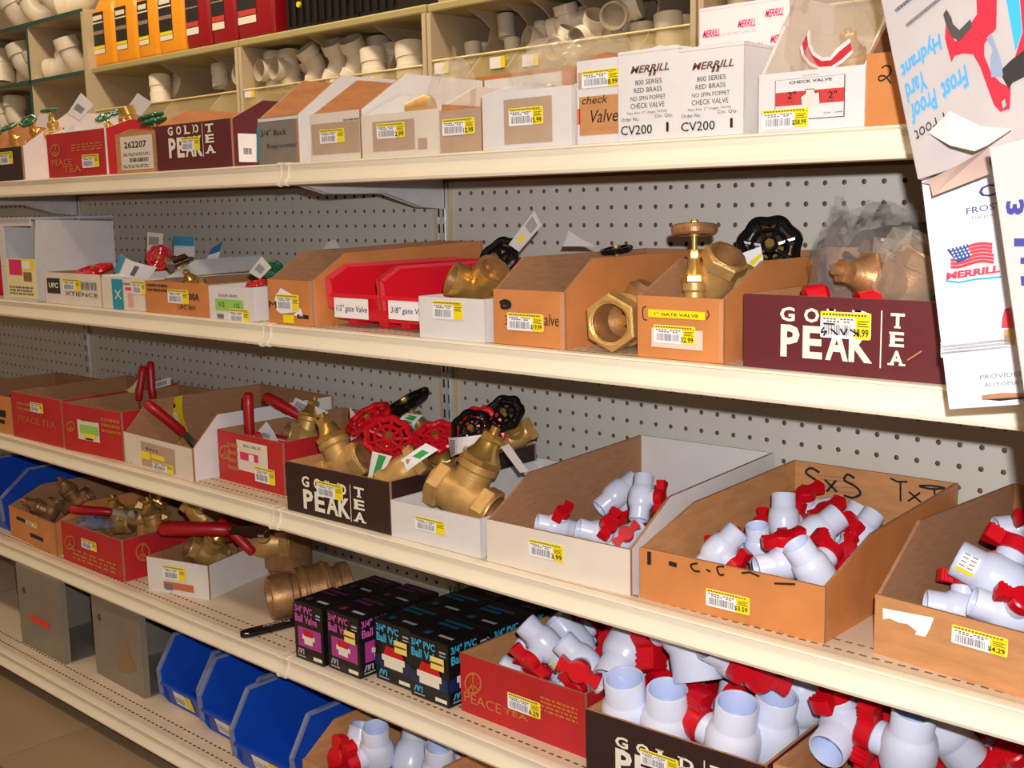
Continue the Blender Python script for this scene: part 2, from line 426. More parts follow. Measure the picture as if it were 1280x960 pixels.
m = MB(); m.box((xr+.004, BY-.012, .0), (xr+.012, BY-.01, atY(115, 12, BY).z)); m.build('edge_band', OLIVE, t)

# --- oil jugs on the far rack
YJ = mat('amber_jug_plastic', (246, 160, 30), .35); RJ = mat('dark_red_jug_plastic', (150, 10, 26), .35); BJ = mat('black_jug_plastic', (26, 22, 22), .35)
LBK = mat('label_black', (40, 36, 34), .5); LBG = mat('label_grey', (150, 130, 110), .5)
def jug(px0, px1, pyb, plast, cap, label, group, kind):
    a = atY(px0, pyb, BY+.03); b = atY(px1, pyb, BY+.03); wd = b.x-a.x-.004; H = .31; D = .2
    t = thing('oil_jug', label, 'jug', Matrix.Translation((a.x, BY+.03, ztop)), group)
    m = MB(); c = .014
    def ring(z, s): return [(s+c, s, z), (wd-s-c, s, z), (wd-s, s+c, z), (wd-s, D-s-c, z), (wd-s-c, D-s, z), (s+c, D-s, z), (s, D-s-c, z), (s, s+c, z)]
    rs = [ring(0, .012), ring(.012, .002), ring(.05, 0), ring(.23, 0), ring(.26, .006), ring(H, .026)]
    o = 0
    for r in rs: m.v += r
    for i in range(len(rs)-1):
        for k in range(8):
            k2 = (k+1) % 8; m.f.append((i*8+k, i*8+k2, i*8+8+k2, i*8+8+k)); m.m.append(0)
    m.f.append(tuple(range(7, -1, -1))); m.m.append(0); m.f.append(tuple(len(rs)*8-8+k for k in range(8))); m.m.append(0)
    m.build('body', plast, t, smooth=50, bevel=.004)
    m = MB(); m.lathe([(H-.01, .019), (H+.012, .019), (H+.012, .024), (H+.04, .024)], 14, 'Z', Matrix.Translation((wd*.5, D*.3, 0))); m.build('cap', cap, t, smooth=40)
    lw = wd*.52 if kind != 'k' else wd*.4
    x0, x1 = (.012, .012+lw); y = -.0016
    m = MB()
    m.box((x0, y, .062), (x1, .0, .25), 0)
    lay = ([(.062, .082, 2), (.084, .098, 1), (.15, .166, 3), (.20, .206, 2)] if kind == 'y' else [(.062, .09, 2), (.094, .115, 4), (.17, .176, 3)])
    for z0, z1, mi in lay: m.box((x0+.002, y-.0006, z0), (x1-.002, y, z1), mi)
    m.box((x0+.008, y-.0008, .215), (x1-.010, y, .235), 2 if kind == 'y' else 3)
    m.build('label', [LBK, STY, CREAMINK, LBG, REDI], t)
yj = [(118, 145, 81), (146, 173, 77), (174, 199, 73), (200, 232, 69)]
for i, q in enumerate(yj): jug(*q, YJ, LBK, ('amber oil jug standing against the tan end post', 'amber oil jug, second from the tan end post', 'amber oil jug, third from the tan end post', 'amber oil jug touching the dark red jugs')[i], 'amber oil jugs on the far rack', 'y')
for i, q in enumerate([(233, 264, 62), (265, 296, 57), (297, 343, 50)]): jug(*q, RJ, RJ, ('dark red oil jug touching the amber jugs', 'dark red oil jug between two other dark red jugs', 'wide dark red oil jug beside the black crates')[i], 'red oil jugs on the far rack', 'r')
# black crates with yellow caps beyond them
for r_ in range(2):
    for i in range(4):
        x = atY(350, 40, BY).x + .012 + i*.215; z = ztop + r_*.165
        if x+.2 > xs_[2]+.02: continue
        t = thing('black_crate', 'black ribbed crate with a yellow plug, %s row, %s' % (('lower', 'upper')[r_], ('beside the red jugs', 'second from the red jugs', 'third from the red jugs', 'farthest from the red jugs')[i]), 'crate', Matrix.Translation((x, BY+.03, z)), 'black crates on the far rack')
        m = MB(); m.box((0, 0, 0), (.208, .2, .16)); m.build('body', BJ, t, bevel=.004)
        m = MB()
        for k in range(5): m.box((.008+k*.043, -.008, .02), (.02+k*.043, 0, .14))
        m.box((-.001, -.01, .145), (.209, 0, .16)); m.build('rib', BJ, t)
        m = MB(); m.lathe([(-.016, .0), (-.016, .011), (-.0, .011)], 12, 'Y', Matrix.Translation((.09+.07*((i+r_) % 2), 0, .09))); m.build('plug', STY, t)

# --- white fittings in the far bins
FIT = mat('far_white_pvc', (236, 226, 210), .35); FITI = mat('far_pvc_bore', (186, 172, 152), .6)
def coupling_mesh():
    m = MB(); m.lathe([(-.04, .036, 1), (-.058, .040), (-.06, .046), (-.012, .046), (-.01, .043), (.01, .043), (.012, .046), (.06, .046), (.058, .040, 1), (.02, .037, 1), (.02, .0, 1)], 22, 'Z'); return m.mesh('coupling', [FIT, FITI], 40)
def elbow_mesh(ang):
    m = MB(); n = 8; R0 = .055
    a = math.radians(ang); pts = []; rr = []
    for k in range(n+1):
        q = a*k/n; pts.append((R0*(1-math.cos(q)), 0, R0*math.sin(q)))
    e = Vector((math.sin(a), 0, math.cos(a)))
    pts = [(0, 0, -.03)]+pts+[tuple(Vector(pts[-1])+e*.03)]
    m.tube(pts, .040, 20)
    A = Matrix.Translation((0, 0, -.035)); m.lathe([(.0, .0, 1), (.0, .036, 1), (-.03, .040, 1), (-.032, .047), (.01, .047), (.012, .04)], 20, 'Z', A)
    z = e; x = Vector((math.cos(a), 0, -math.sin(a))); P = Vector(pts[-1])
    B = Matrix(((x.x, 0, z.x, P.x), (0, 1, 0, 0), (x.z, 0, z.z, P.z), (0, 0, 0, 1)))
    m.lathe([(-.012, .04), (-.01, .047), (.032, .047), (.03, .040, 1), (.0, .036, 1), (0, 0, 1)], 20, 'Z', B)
    return m.mesh('elbow', [FIT, FITI], 40)
def tee_mesh():
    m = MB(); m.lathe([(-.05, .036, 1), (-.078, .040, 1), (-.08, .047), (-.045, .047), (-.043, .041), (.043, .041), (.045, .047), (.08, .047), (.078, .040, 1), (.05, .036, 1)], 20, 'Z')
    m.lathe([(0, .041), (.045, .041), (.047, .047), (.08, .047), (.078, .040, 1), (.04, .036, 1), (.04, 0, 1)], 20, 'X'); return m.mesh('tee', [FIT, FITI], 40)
FM = {'c': coupling_mesh(), 'e': elbow_mesh(80), 'w': elbow_mesh(45), 't': tee_mesh()}
FN = {'c': 'pipe_coupling', 'e': 'pipe_elbow', 'w': 'pipe_bend', 't': 'pipe_tee'}
def fitting(k, px, py, dy, s, th, ph, th2, ph2, label, group):
    """local Z (main bore) lies along view_dir(th, ph), local X along view_dir(th2, ph2)"""
    P = atY(px, py, BY+dy); z = view_dir(th, ph); x = view_dir(th2, ph2)
    z.normalize(); x = (x-z*x.dot(z)).normalized(); y = z.cross(x)
    M = Matrix(((x.x*s, y.x*s, z.x*s, P.x), (x.y*s, y.y*s, z.y*s, P.y), (x.z*s, y.z*s, z.z*s, P.z), (0, 0, 0, 1)))
    zs_ = [(M @ v.co).z for v in FM[k].vertices]; lo = min(zs_); ys_ = max((M @ v.co).y for v in FM[k].vertices)
    if px < 110: lv = min((zA, zB, zB-.275), key=lambda q: abs(q-lo)); M.translation.z += lv+.001-lo
    elif lo < zbot+.012: M.translation.z += zbot+.013-lo
    if ys_ > BY+.395: M.translation.y -= ys_-BY-.395
    o = link(FN[k], FM[k]); o.matrix_world = M; tag(o, label, 'pipe fitting', group); FAR.append((o, k, s))
G = 'white fittings in the far racks'
FAR = []
def ft(k, lst, label):
    for q in lst: fitting(k, *q, label, G)
A = 97; # near-vertical in the picture
ft('e', [(28, 14, .12, 1.5, 200, 20, 90, 0), (52, 8, .12, 1.3, 190, 10, 90, 0), (72, 6, .12, 1.5, 170, 40, 90, 0), (96, 4, .14, 1.3, 10, 10, 90, 0)], 'large white elbow lying on the upper green-edged rack shelf')
ft('c', [(12, 90, .14, 1.5, 95, -5, 0, 30), (24, 84, .18, 1.5, 95, -5, 0, 30)], 'large white coupling in the green-edged rack')
ft('t', [(76, 80, .13, 1.15, 5, 10, 95, -20)], 'white tee lying in the green-edged rack beside the end post')
ft('e', [(93, 112, .12, 1.3, 200, 50, 95, 0), (72, 120, .16, 1.2, 200, 40, 95, 0), (50, 116, .12, 1.4, 190, 20, 95, 0), (14, 132, .12, 1.3, 190, 20, 95, 0), (30, 128, .14, 1.3, 170, 20, 95, 0)], 'white elbow on the lower shelf of the green-edged rack')
ft('c', [(207, 113, .10, 1.05, 95, 0, 0, 30), (230, 108, .18, .9, 80, 0, 0, 30), (236, 92, .22, .9, 20, 20, 90, 30), (283, 94, .12, .8, 95, 0, 0, 30), (294, 92, .2, .8, 95, 0, 0, 30)], 'white coupling in the far bins under the jugs')
ft('t', [(318, 82, .12, .95, 95, 0, 200, 40), (345, 80, .12, .95, 95, 0, 200, 40), (362, 76, .14, .95, 95, 0, 200, 40), (326, 68, .25, .9, 95, 0, 20, 20), (352, 66, .25, .9, 95, 0, 20, 20)], 'white tee with its mouth facing out in the far bin')
ft('w', [(396, 88, .12, .95, 80, 20, 200, 10), (420, 84, .12, .95, 65, 20, 200, 10), (446, 80, .12, 1.0, 65, 20, 200, 10), (385, 98, .2, .9, 70, 20, 200, 10)], 'white bend with its mouth tipped up in the far bin')
ft('c', [(471, 84, .10, 1.05, 95, 0, 0, 30), (482, 52, .22, 1.05, 95, 0, 0, 30), (510, 48, .24, 1.25, 95, 0, 0, 30), (513, 78, .10, 1.15, 95, 0, 0, 30), (496, 80, .22, 1.0, 95, 0, 0, 30), (484, 76, .26, 1.0, 95, 0, 0, 30)], 'tall white coupling standing in the end bin of the far rack')
ft('c', [(557, 74, .2, .65, 95, 0, 0, 30), (570, 72, .26, .65, 95, 0, 0, 30), (592, 68, .14, .65, 95, 0, 0, 30), (606, 68, .2, .6, 95, 0, 0, 30), (612, 52, .3, .55, 95, 0, 0, 30), (636, 54, .2, .65, 95, 0, 0, 30), (636, 36, .2, .65, 95, 0, 0, 30), (641, 62, .14, .6, 95, 0, 0, 30), (664, 56, .2, .5, 95, 0, 0, 30), (692, 40, .3, .5, 95, 0, 0, 30)], 'small white coupling behind the clear lip of the far rack')
ft('t', [(682, 52, .16, .75, 170, 30, 90, 0), (714, 44, .12, .8, 200, 50, 60, 10), (728, 22, .16, .85, 10, 20, 90, 20), (742, 40, .10, .85, 210, 30, 60, 30), (765, 26, .10, .9, 230, 60, 20, 10), (752, 14, .2, .85, 30, 10, 110, 20), (772, 12, .26, .8, 60, 20, 150, 10)], 'white tee in the heaped far bin beside the tan divider')
ft('c', [(802, 46, .14, .85, 95, 0, 0, 30), (828, 44, .14, .95, 95, 0, 0, 30), (848, 44, .2, .85, 95, 0, 0, 30), (936, 22, .14, 1.1, 95, 0, 0, 30), (932, 30, .2, 1.2, 95, 0, 0, 30), (915, 30, .2, .9, 95, 0, 0, 30)], 'short white coupling at the end of the far rack')
# settle the fittings inside their own compartments
def settle_far():
    import numpy as np
    SP = {'c': [(0, 0, -.028, .047), (0, 0, .0, .046), (0, 0, .028, .047)], 'e': [(0, 0, -.045, .048), (.012, 0, .02, .042), (.05, 0, .055, .042), (.09, 0, .066, .048)],
          'w': [(0, 0, -.045, .048), (0, 0, -.005, .041), (.012, 0, .03, .042), (.035, 0, .065, .048)], 't': [(0, 0, -.055, .048), (0, 0, 0, .042), (0, 0, .055, .048), (.055, 0, 0, .048)]}
    cells = []
    for z0, z1 in ((zA, zA+.6), (zB, zA-.018), (zB-.275, zB-.018)):
        for x0, x1 in (((xl, xr),) if z0 == zA else ((xd-(xr-xd), xd), (xd+.012, xr-.012))): cells.append((x0, x1, z0, z1))
    for i in range(4):
        e = [xs_[i]+.022]+du[i]+[xs_[i+1]-.022]
        for a, b_ in zip(e, e[1:]): cells.append((a+.008, b_, (zbot if i < 2 else zbot+.01), (ztop if i < 2 else zt3)-.03))
    for x0, x1, z0, z1 in cells:
        mem = [q for q in FAR if x0-.02 <= q[0].matrix_basis.translation.x < x1+.02 and z0-.06 < q[0].matrix_basis.translation.z < z1+.02 and not q[0].get('done')]
        if not mem: continue
        loc = np.array([tuple(q[0].matrix_basis.translation) for q in mem]); p0 = loc.copy(); off, rad, idx = [], [], []
        for i, (o, k, sc) in enumerate(mem):
            o['done'] = 1; A = o.matrix_basis.to_3x3()
            for x, y, z, r in SP[k]: off.append(tuple(A @ Vector((x, y, z)))); rad.append(r*sc); idx.append(i)
        off, rad, idx = np.array(off), np.array(rad), np.array(idx); diff = idx[:, None] != idx[None, :]; rs = rad[:, None]+rad[None, :]
        for it in range(200):
            c = loc[idx]+off; d = c[:, None]-c[None]; L = np.linalg.norm(d, axis=2)+1e-9; ov = np.where(diff, np.clip(rs-L, 0, None), 0)
            mv = np.zeros_like(loc); np.add.at(mv, idx, (d/L[..., None]*ov[..., None]).sum(1)*.2)
            loc = loc+np.clip(mv, -.02, .02)+(p0-loc)*.02; c = loc[idx]+off
            for i in range(len(mem)):
                cc, rr = c[idx == i], rad[idx == i]
                for ax, lo, hi in ((0, x0, x1), (1, BY+.012, BY+.392), (2, z0+.001, z1)):
                    a = lo-(cc[:, ax]-rr).min(); b_ = (cc[:, ax]+rr).max()-hi
                    if b_ > 0: loc[i, ax] -= b_
                    if a > 0: loc[i, ax] += a
        for i, (o, k, sc) in enumerate(mem):
            Mn = o.matrix_basis.copy(); Mn.translation = Vector(loc[i]); o.matrix_world = Mn
    for o, k, sc in FAR:
        if 'done' in o: del o['done']
settle_far()
# price stickers on the clear lips
def far_tag(px, py):
    P = atY(px, py, BY-.003); o = MB(); o.box((-.035, 0, -.018), (.012, .002, .018), 0); o.box((.012, 0, -.018), (.032, .002, .018), 1)
    q = o.build('shelf_price_tag', [STW, STY]); q.location = P; tag(q, 'small white and yellow price tag on the clear lip of the far rack', 'price tag', 'price tags on the far racks')
for q in [(312, 116), (420, 103), (464, 103), (552, 85), (622, 78), (663, 75)]: far_tag(*q)
# brown hardboard strip standing along the back of the top shelf
zs = atY(640, 91, .03).z
m = MB(); xa = atY(520, 104, .03).x; xb = atY(900, 62, .03).x
m.box((xa, .031, ZO+.08), (xb, .036, zs)); 
q = m.build('backing_strip', CARD2); tag(q, 'long orange-brown hardboard strip standing behind the top shelf cartons', 'board')
# ================================================================ cartons and what is printed on them
class Box:
    def loc(s, px, py, face='front'):
        Mi = s.M.inverted(); X = s.M.to_3x3() @ Vector((1, 0, 0)); Y = s.M.to_3x3() @ Vector((0, 1, 0)); O = s.M.translation
        if face == 'front': p = Mi @ atPlane(px, py, O, Y); return p.x, p.z
        if face == 'right': p = Mi @ atPlane(px, py, O+X*s.W, X); return p.y, p.z
        if face == 'back': p = Mi @ atPlane(px, py, O+Y*(s.D-.004), Y); return p.x, p.z
        if face == 'left': p = Mi @ atPlane(px, py, O+X*.004, X); return p.y, p.z
        if face == 'top': p = Mi @ atPlane(px, py, O+Vector((0, 0, s.H)), Vector((0, 0, 1))); return p.x, p.y
    def pt(s, u, v, face, out):
        if face == 'front': return (u, -out, v)
        if face == 'right': return (s.W+out, u, v)
        if face == 'back': return (u, s.D-.004-out, v)
        if face == 'left': return (.004+out, u, v)
        if face == 'top': return (u, v, s.H+out)
def boxframe(FL, FR, level=None, yfix=None, z=None):
    z = DZ[level] if z is None else z
    if yfix is not None:
        a = atY(*FL, yfix); b = atY(*FR, yfix)
    else:
        a = atZ(*FL, z); b = atZ(*FR, z)
    a.z = z; b.z = z; d = b-a; W = d.length; an = math.atan2(d.y, d.x)
    return Matrix.Translation(a) @ Matrix.Rotation(an, 4, 'Z'), W
TH = .0035
BOXES = []
def project(P):
    d = P-CAM; w_ = d.dot(FW); return 640+FPX*d.dot(RT)/w_, 480-FPX*d.dot(UP)/w_
def corners(b, x0, y0, x1, y1, face='front'):
    """picture bounding box (left, bottom, right, top) of a patch whose edges follow the carton -> its lower left and upper right in carton metres"""
    u, v = b.loc((x0+x1)/2, (y0+y1)/2, face)
    a = project(b.M @ Vector(b.pt(u, v, face, 0))); c = project(b.M @ Vector(b.pt(u+.01, v, face, 0)))
    m = (c[1]-a[1])/(c[0]-a[0]); k = m*(x1-x0)
    if k > 0:
        k = min(k, .62*(y0-y1)); y0, y1 = y0-k, y1+k
    u0, v0 = b.loc(x0, y0, face); u1, v1 = b.loc(x1, y1, face)
    return u0, v0, u1, v1
def lcorners(b, x0, y0, x1, y1):
    """left edge from (x0,y0) up to (x0,y1), right end at column x1"""
    u0, v0 = b.loc(x0, y0); _, v1 = b.loc(x0, y1); u1 = b.loc(x1, (y0+y1)/2)[0]
    return u0, v0, u1, v1
def carton(label, FL, FR, level, top=None, h=None, D=.24, hb=None, s1=None, kink=None, back=None, out=CARD, inn=CARDI, front=None,
           yfix=None, cat='carton', name='open_carton', M=None, W=None, backin=None, closed=False, z=None, hback=None, group=None, leftout=None, backL=None):
    b = Box()
    if M is None: M, W = boxframe(FL, FR, level, yfix, z)
    b.M, b.W = M, W
    b.D = D; b.H = 1
    if top is not None: h = b.loc(FL[0], top)[1]
    b.H = h; front = front or out
    if kink: y_, z_ = b.loc(*kink, 'right'); s1, hb = y_, z_
    zb = None
    fr = fl_ = 0.
    if back:
        D, zb = b.loc(*back, 'right')
        if (M @ Vector((W, D, 0))).y > -.014:      # the back may not pass the pegboard: the side flares instead
            p = M.inverted() @ atY(*back, -.014); D, zb, fr = p.y, p.z, p.x-W
    if backL:
        p = M.inverted() @ atY(*backL, (M @ Vector((0, D, 0))).y); fl_ = p.x
        if fr == 0: fr = fl_
    b.D = D
    hb = h if hb is None else hb; s1 = .0 if s1 is None else s1
    zb = hb if zb is None else zb; hback = zb if hback is None else hback
    t = b.root = thing(name, label, cat, M, group)
    def panel(nm, prof, dirv, mo, mi):     # prof on the outer plane, extruded inwards
        m = MB(); m.prism(prof, (0, 0, 0), dirv, 0, 1, 2); return m.build(nm, [mo, mi, CARDI if mi in (CARDI, CARD) else WHTG], t)
    g = .0004
    panel('front_panel', [(0, 0, 0), (W, 0, 0), (W, 0, h), (0, 0, h)], (0, TH, 0), front, inn)
    sp = [(TH+g, 0), (D-TH-g, 0), (D-TH-g, zb), (max(s1, TH+.002), hb), (TH+g, h)]
    panel('side_panel', [(fl_*y/D, y, z_) for y, z_ in sp], (TH, 0, 0), leftout or out, inn)
    panel('side_panel', [(W+fr*y/D, y, z_) for y, z_ in sp], (-TH, 0, 0), out, inn)
    b.hf, b.hb, b.s1, b.zb, b.fr, b.fl, b.cont = h, hb, s1, zb, fr, fl_, []; BOXES.append(b)
    panel('back_panel', [(fl_, D, 0), (W+fr, D, 0), (W+fr, D, hback), (fl_, D, hback)], (0, -TH, 0), out, backin or inn)
    m = MB(); k0, k1 = TH/D, 1-TH/D; m.prism([(TH+g+fl_*k0, TH+g, .0005), (W-TH-g+fr*k0, TH+g, .0005), (W-TH-g+fr*k1, D-TH-g, .0005), (TH+g+fl_*k1, D-TH-g, .0005)], (0, 0, 0), (0, 0, TH)); m.build('bottom_panel', inn, t)
    if closed:
        m = MB(); m.box((0, 0, h+.0003), (W, D, h+TH)); m.build('lid', out, t)
    return b
def poly(b, pts, mt, face='front', out=.0006, name='printed_patch', local=False, parent=None):
    m = MB(); vs = [b.pt(*(p if local else b.loc(*p, face)), face, out) for p in pts]
    m.add(vs, [tuple(range(len(vs)))]); return m.build(name, mt, parent or b.root)
def rect(b, x0, y0, x1, y1, mt, face='front', out=.0006, name='printed_patch'):
    """rectangle from two opposite picture corners: (x0,y0) lower left, (x1,y1) upper right; edges follow the carton"""
    u0, v0, u1, v1 = corners(b, x0, y0, x1, y1, face)
    return poly(b, [(u0, v0), (u1, v0), (u1, v1), (u0, v1)], mt, face, out, name, True)
def text_uv(b, s, u0, v0, u1, v1, mt, face='front', bold=0., shear=0., out=.0009, name='lettering', rot=0, parent=None):
    vs, fs, xa, xb, ya, yb = text_data(s, bold, shear)
    m = MB(); pts = []
    for v in vs:
        a = (v.x-xa)/(xb-xa); c = (v.y-ya)/(yb-ya)
        if rot == 180: a, c = 1-a, 1-c
        if rot == 90: a, c = 1-c, a
        if rot == -90: a, c = c, 1-a
        pts.append(b.pt(u0+(u1-u0)*a, v0+(v1-v0)*c, face, out))
    m.add(pts, fs); return m.build(name, mt, parent or b.root)
def text(b, s, x0, y0, x1, y1, mt=INK, face='front', bold=0., shear=0., out=.0009, rot=0):
    u0, v0, u1, v1 = corners(b, x0, y0, x1, y1, face)
    return text_uv(b, s, u0, v0, u1, v1, mt, face, bold, shear, out, rot=rot)
def stroke(b, lines, wd, mt=INK, face='front', out=.0009, name='handwriting'):
    m = MB()
    for L in lines:
        P = [Vector(b.loc(*p, face)) for p in L]
        if len(P) > 3 and name == 'handwriting':          # round the pen line
            Q = []
            for i in range(len(P)-1):
                p0, p1, p2, p3 = P[max(i-1, 0)], P[i], P[i+1], P[min(i+2, len(P)-1)]
                for k in range(4):
                    t = k/4; Q.append(.5*((2*p1)+(p2-p0)*t+(2*p0-5*p1+4*p2-p3)*t*t+(3*p1-p0-3*p2+p3)*t**3))
            P = Q+[P[-1]]
        for i in range(len(P)-1):
            d = P[i+1]-P[i]
            if d.length < 1e-6: continue
            d.normalize(); n = Vector((-d.y, d.x))*wd/2; e = d*wd*.3
            q = [P[i]-e+n, P[i]-e-n, P[i+1]+e-n, P[i+1]+e+n]
            m.add([b.pt(a.x, a.y, face, out+.00001*i) for a in q], [(0, 1, 2, 3)])
    return m.build(name, mt, b.root)
def sticker(b, x0, y0, x1, y1, price=None, face='front', out=.0012, skew=0.):
    """shop price sticker: white field with barcode, yellow head strip and yellow right end"""
    u0, v0, u1, v1 = corners(b, x0, y0, x1, y1, face); w_, h_ = u1-u0, v1-v0
    def q(a0, c0, a1, c1, mi, o, m):
        m.add([b.pt(u0+a*w_+skew*0, v0+c*h_+a*skew*h_, face, out+o) for a, c in ((a0, c0), (a1, c0), (a1, c1), (a0, c1))], [(0, 1, 2, 3)], mi)
    m = MB()
    m.add([b.pt(u0+a*w_, v0+c*h_+a*skew*h_, face, out) for a, c in ((0, .03), (.03, 0), (.96, 0), (1, .06), (1, .94), (.96, 1), (.03, 1), (0, .97))], [tuple(range(8))], 0)
    q(.0, .80, 1, .99, 1, .0003, m); q(.70, .01, .995, .82, 1, .0003, m)
    for k in range(14): q(.05+k*.063, .86, .05+k*.063+.045, .93, 2, .0005, m)
    for r, (n, c) in enumerate(((9, .70), (8, .60))):
        for k in range(n):
            if (k*7+r*3) % 5 != 3: q(.06+k*.068, c, .06+k*.068+.05, c+.055, 2, .0005, m)
    rnd = random.Random(int(x0*7+y0)); a = .08
    while a < .62:
        bw = rnd.choice((.008, .012, .02)); q(a, .12, a+bw, .52, 3, .0005, m); a += bw+rnd.choice((.010, .014, .02))
    for k in range(3): q(.74, .66-k*.09, .96-.04*(k % 2), .70-k*.09, 2, .0005, m)
    o = m.build('price_sticker', [STW, STY, mat('sticker_small_print', (96, 88, 40), .7), BAR], b.root)
    if price: text_uv(b, price, u0+w_*.66, v0+h_*(.10+.66*skew), u0+w_*.96, v0+h_*(.40+.66*skew), INK, face, .02, 0, out+.0007, parent=o)
    return o
def tape_strip(b, x0, y0, x1, y1, face='front'):
    return rect(b, x0, y0, x1, y1, TAPE, face, .0005, 'clear_tape')
def bars(b, x0, y0, x1, y1, n, mt=INKGR, face='front', fill=.55, seed=1, name='fine_print', out=.0009):
    """rows of illegible fine print"""
    u0, v0, u1, v1 = corners(b, x0, y0, x1, y1, face); rnd = random.Random(seed); m = MB()
    for r in range(n):
        va = v0+(v1-v0)*(r+.2)/n; vb = v0+(v1-v0)*(r+.2+fill)/n; a = 0
        while a < 1:
            wd = rnd.uniform(.05, .16); e = min(1, a+wd)
            m.add([b.pt(u0+(u1-u0)*p, q, face, out) for p, q in ((a, va), (e, va), (e, vb), (a, vb))], [(0, 1, 2, 3)]); a = e+rnd.uniform(.02, .05)
    return m.build(name, mt, b.root)
def barcode(b, x0, y0, x1, y1, face='front', seed=3, mt=INK):
    u0, v0, u1, v1 = corners(b, x0, y0, x1, y1, face); rnd = random.Random(seed); m = MB(); a = 0
    while a < 1:
        e = min(1, a+rnd.choice((.02, .03, .05))); m.add([b.pt(u0+(u1-u0)*p, q, face, .0011) for p, q in ((a, v0), (e, v0), (e, v1), (a, v1))], [(0, 1, 2, 3)]); a = e+rnd.choice((.02, .03, .04))
    return m.build('barcode', mt, b.root)
def gold_peak(b, G, Pk, bar, tea, mt=CREAMINK):
    """wordmark: spaced word over a heavy condensed word, rule, stacked letters; each argument holds picture corners"""
    u0, v0, u1, v1 = lcorners(b, *G); hh = v1-v0
    for k, ch in enumerate('GOLD'):
        a = u0+(u1-u0)*(k+.0)/3.62; wd = (u1-u0)*.62/3.62
        text_uv(b, ch, a, v0, a+wd, v1, mt, bold=.03)
        if ch in 'LD':
            for vv in ((v0, v0+hh*.13), (v1-hh*.13, v1)):
                poly(b, [(a-wd*.15, vv[0]), (a+wd*.42, vv[0]), (a+wd*.42, vv[1]), (a-wd*.15, vv[1])], mt, out=.0009, name='serif', local=True)
    u0, v0, u1, v1 = lcorners(b, *Pk)
    for k, ch in enumerate('PEAK'):
        a = u0+(u1-u0)*k/4.; text_uv(b, ch, a, v0, a+(u1-u0)*(.215 if k < 2 else .245), v1, mt, bold=.035)
    ua, va, ub, vb = lcorners(b, *bar)
    wd = b.W*.006; poly(b, [(ua, va), (ua+wd, va), (ua+wd, vb), (ua, vb)], mt, out=.0009, local=True, name='rule')
    u0, v0, u1, v1 = lcorners(b, *tea); H = v1-v0; wd = u1-u0
    for k, ch in enumerate('TEA'):
        z0 = v1-H*(k+.80)/2.8*1.0; z1 = v1-H*k/2.8
        text_uv(b, ch, u0+wd*.06, z0, u1-wd*.06, z1, mt, bold=.03)
        q = (z1-z0)*.14
        sr = {'T': [(.3, z0, .7)], 'E': [(0, z0, .5), (0, z1-q, .5)], 'A': [(-.05, z0, .35), (.65, z0, 1.05)]}[ch]
        for a, zz, e in sr:
            poly(b, [(u0+wd*a, zz), (u0+wd*e, zz), (u0+wd*e, zz+q), (u0+wd*a, zz+q)], mt, out=.001, name='serif', local=True)
    return b
def peace_logo(b, cx, cy, r, face='front', mt=GOLDINK):
    """ring with a forked stroke, in picture pixels"""
    L = [[(cx+r*.9*math.cos(a*PI/10), cy+r*1.15*math.sin(a*PI/10)) for a in range(21)], [(cx, cy-r*1.1), (cx, cy+r*1.1)], [(cx, cy+r*.1), (cx-r*.6, cy+r*.8)], [(cx, cy+r*.1), (cx+r*.6, cy+r*.8)]]
    return stroke(b, L, .0028, mt, face, name='peace_mark')
Y1, Y2 = -.300, -.345
# ---------------------------------------------------------------- top shelf
b = carton('dark carton with white sides and a yellow price sticker, beside the red carton', (-24, 232), (30, 228), 1, top=188, D=.24, hb=.13, s1=.10, out=WHT, inn=CARD, front=BLACKC, yfix=Y1)
sticker(b, 1, 206, 16, 189)
C_S1A = b
b = carton('red printed carton of green-handled valves on the top shelf', (62, 224), (134, 217), 1, top=168, D=.25, hb=.095, s1=.05, out=REDC, inn=WHTG, yfix=Y1)
sticker(b, 104, 210, 124, 192); peace_logo(b, 70, 188, 6); text(b, 'PEACE', 66, 208, 90, 198, GOLDINK, bold=.02); text(b, 'TEA', 80, 216, 102, 206, GOLDINK, bold=.02); bars(b, 90, 190, 128, 176, 3, GOLDINK, seed=5)
C_S1B = b
b = carton('small brown carton labelled with a black number between red and maroon cartons', (147, 217), (195, 213), 1, top=168, D=.2, hb=.075, s1=.03, out=CARDD, inn=CARDI, front=CARD, yfix=Y1-.004)
rect(b, 153, 213, 190, 167.5, CREAM, name='shipping_label'); text(b, '262207', 156, 186, 183, 175, INK, bold=.02); bars(b, 155, 196, 187, 189, 2, seed=2); barcode(b, 163, 203, 186, 196, seed=8); bars(b, 155, 211, 187, 204, 2, seed=4)
b = carton('maroon tea carton on the top shelf beside the numbered brown carton', (196, 213), (291, 205), 1, top=158, D=.24, hb=.10, s1=.06, out=MAROON, inn=CARD, yfix=Y1)
gold_peak(b, (210.5, 170, 249, 159), (212.5, 198, 254, 173), (255, 196, 257, 154), (258, 192, 269, 155)); sticker(b, 228, 189, 250, 170)
rect(b, 298.5, 203, 320, 167, STW, 'right', .001, 'white_label'); bars(b, 300, 186, 318, 170, 4, face='right', seed=6); barcode(b, 304, 193, 314, 185, 'right')
C_S1C = b
b = carton('grey-fronted carton handwritten for backflow preventers', (324, 201), (372, 197), 1, top=148, D=.24, hb=.125, s1=.085, out=WHT, inn=CARD, front=CARDG, yfix=Y1, backin=CARD)
rect(b, 323, 153, 372, 144, WHT, name='white_band'); text(b, '3/4" Back', 326, 171, 358, 160, INK, shear=.1); text(b, 'flowpreventer', 334, 188, 371.5, 177, INK, shear=.2)
poly(b, [(321.5, 202), (324, 202), (324, 160), (321.5, 160)], TEAL, out=.0008, name='teal_edge')
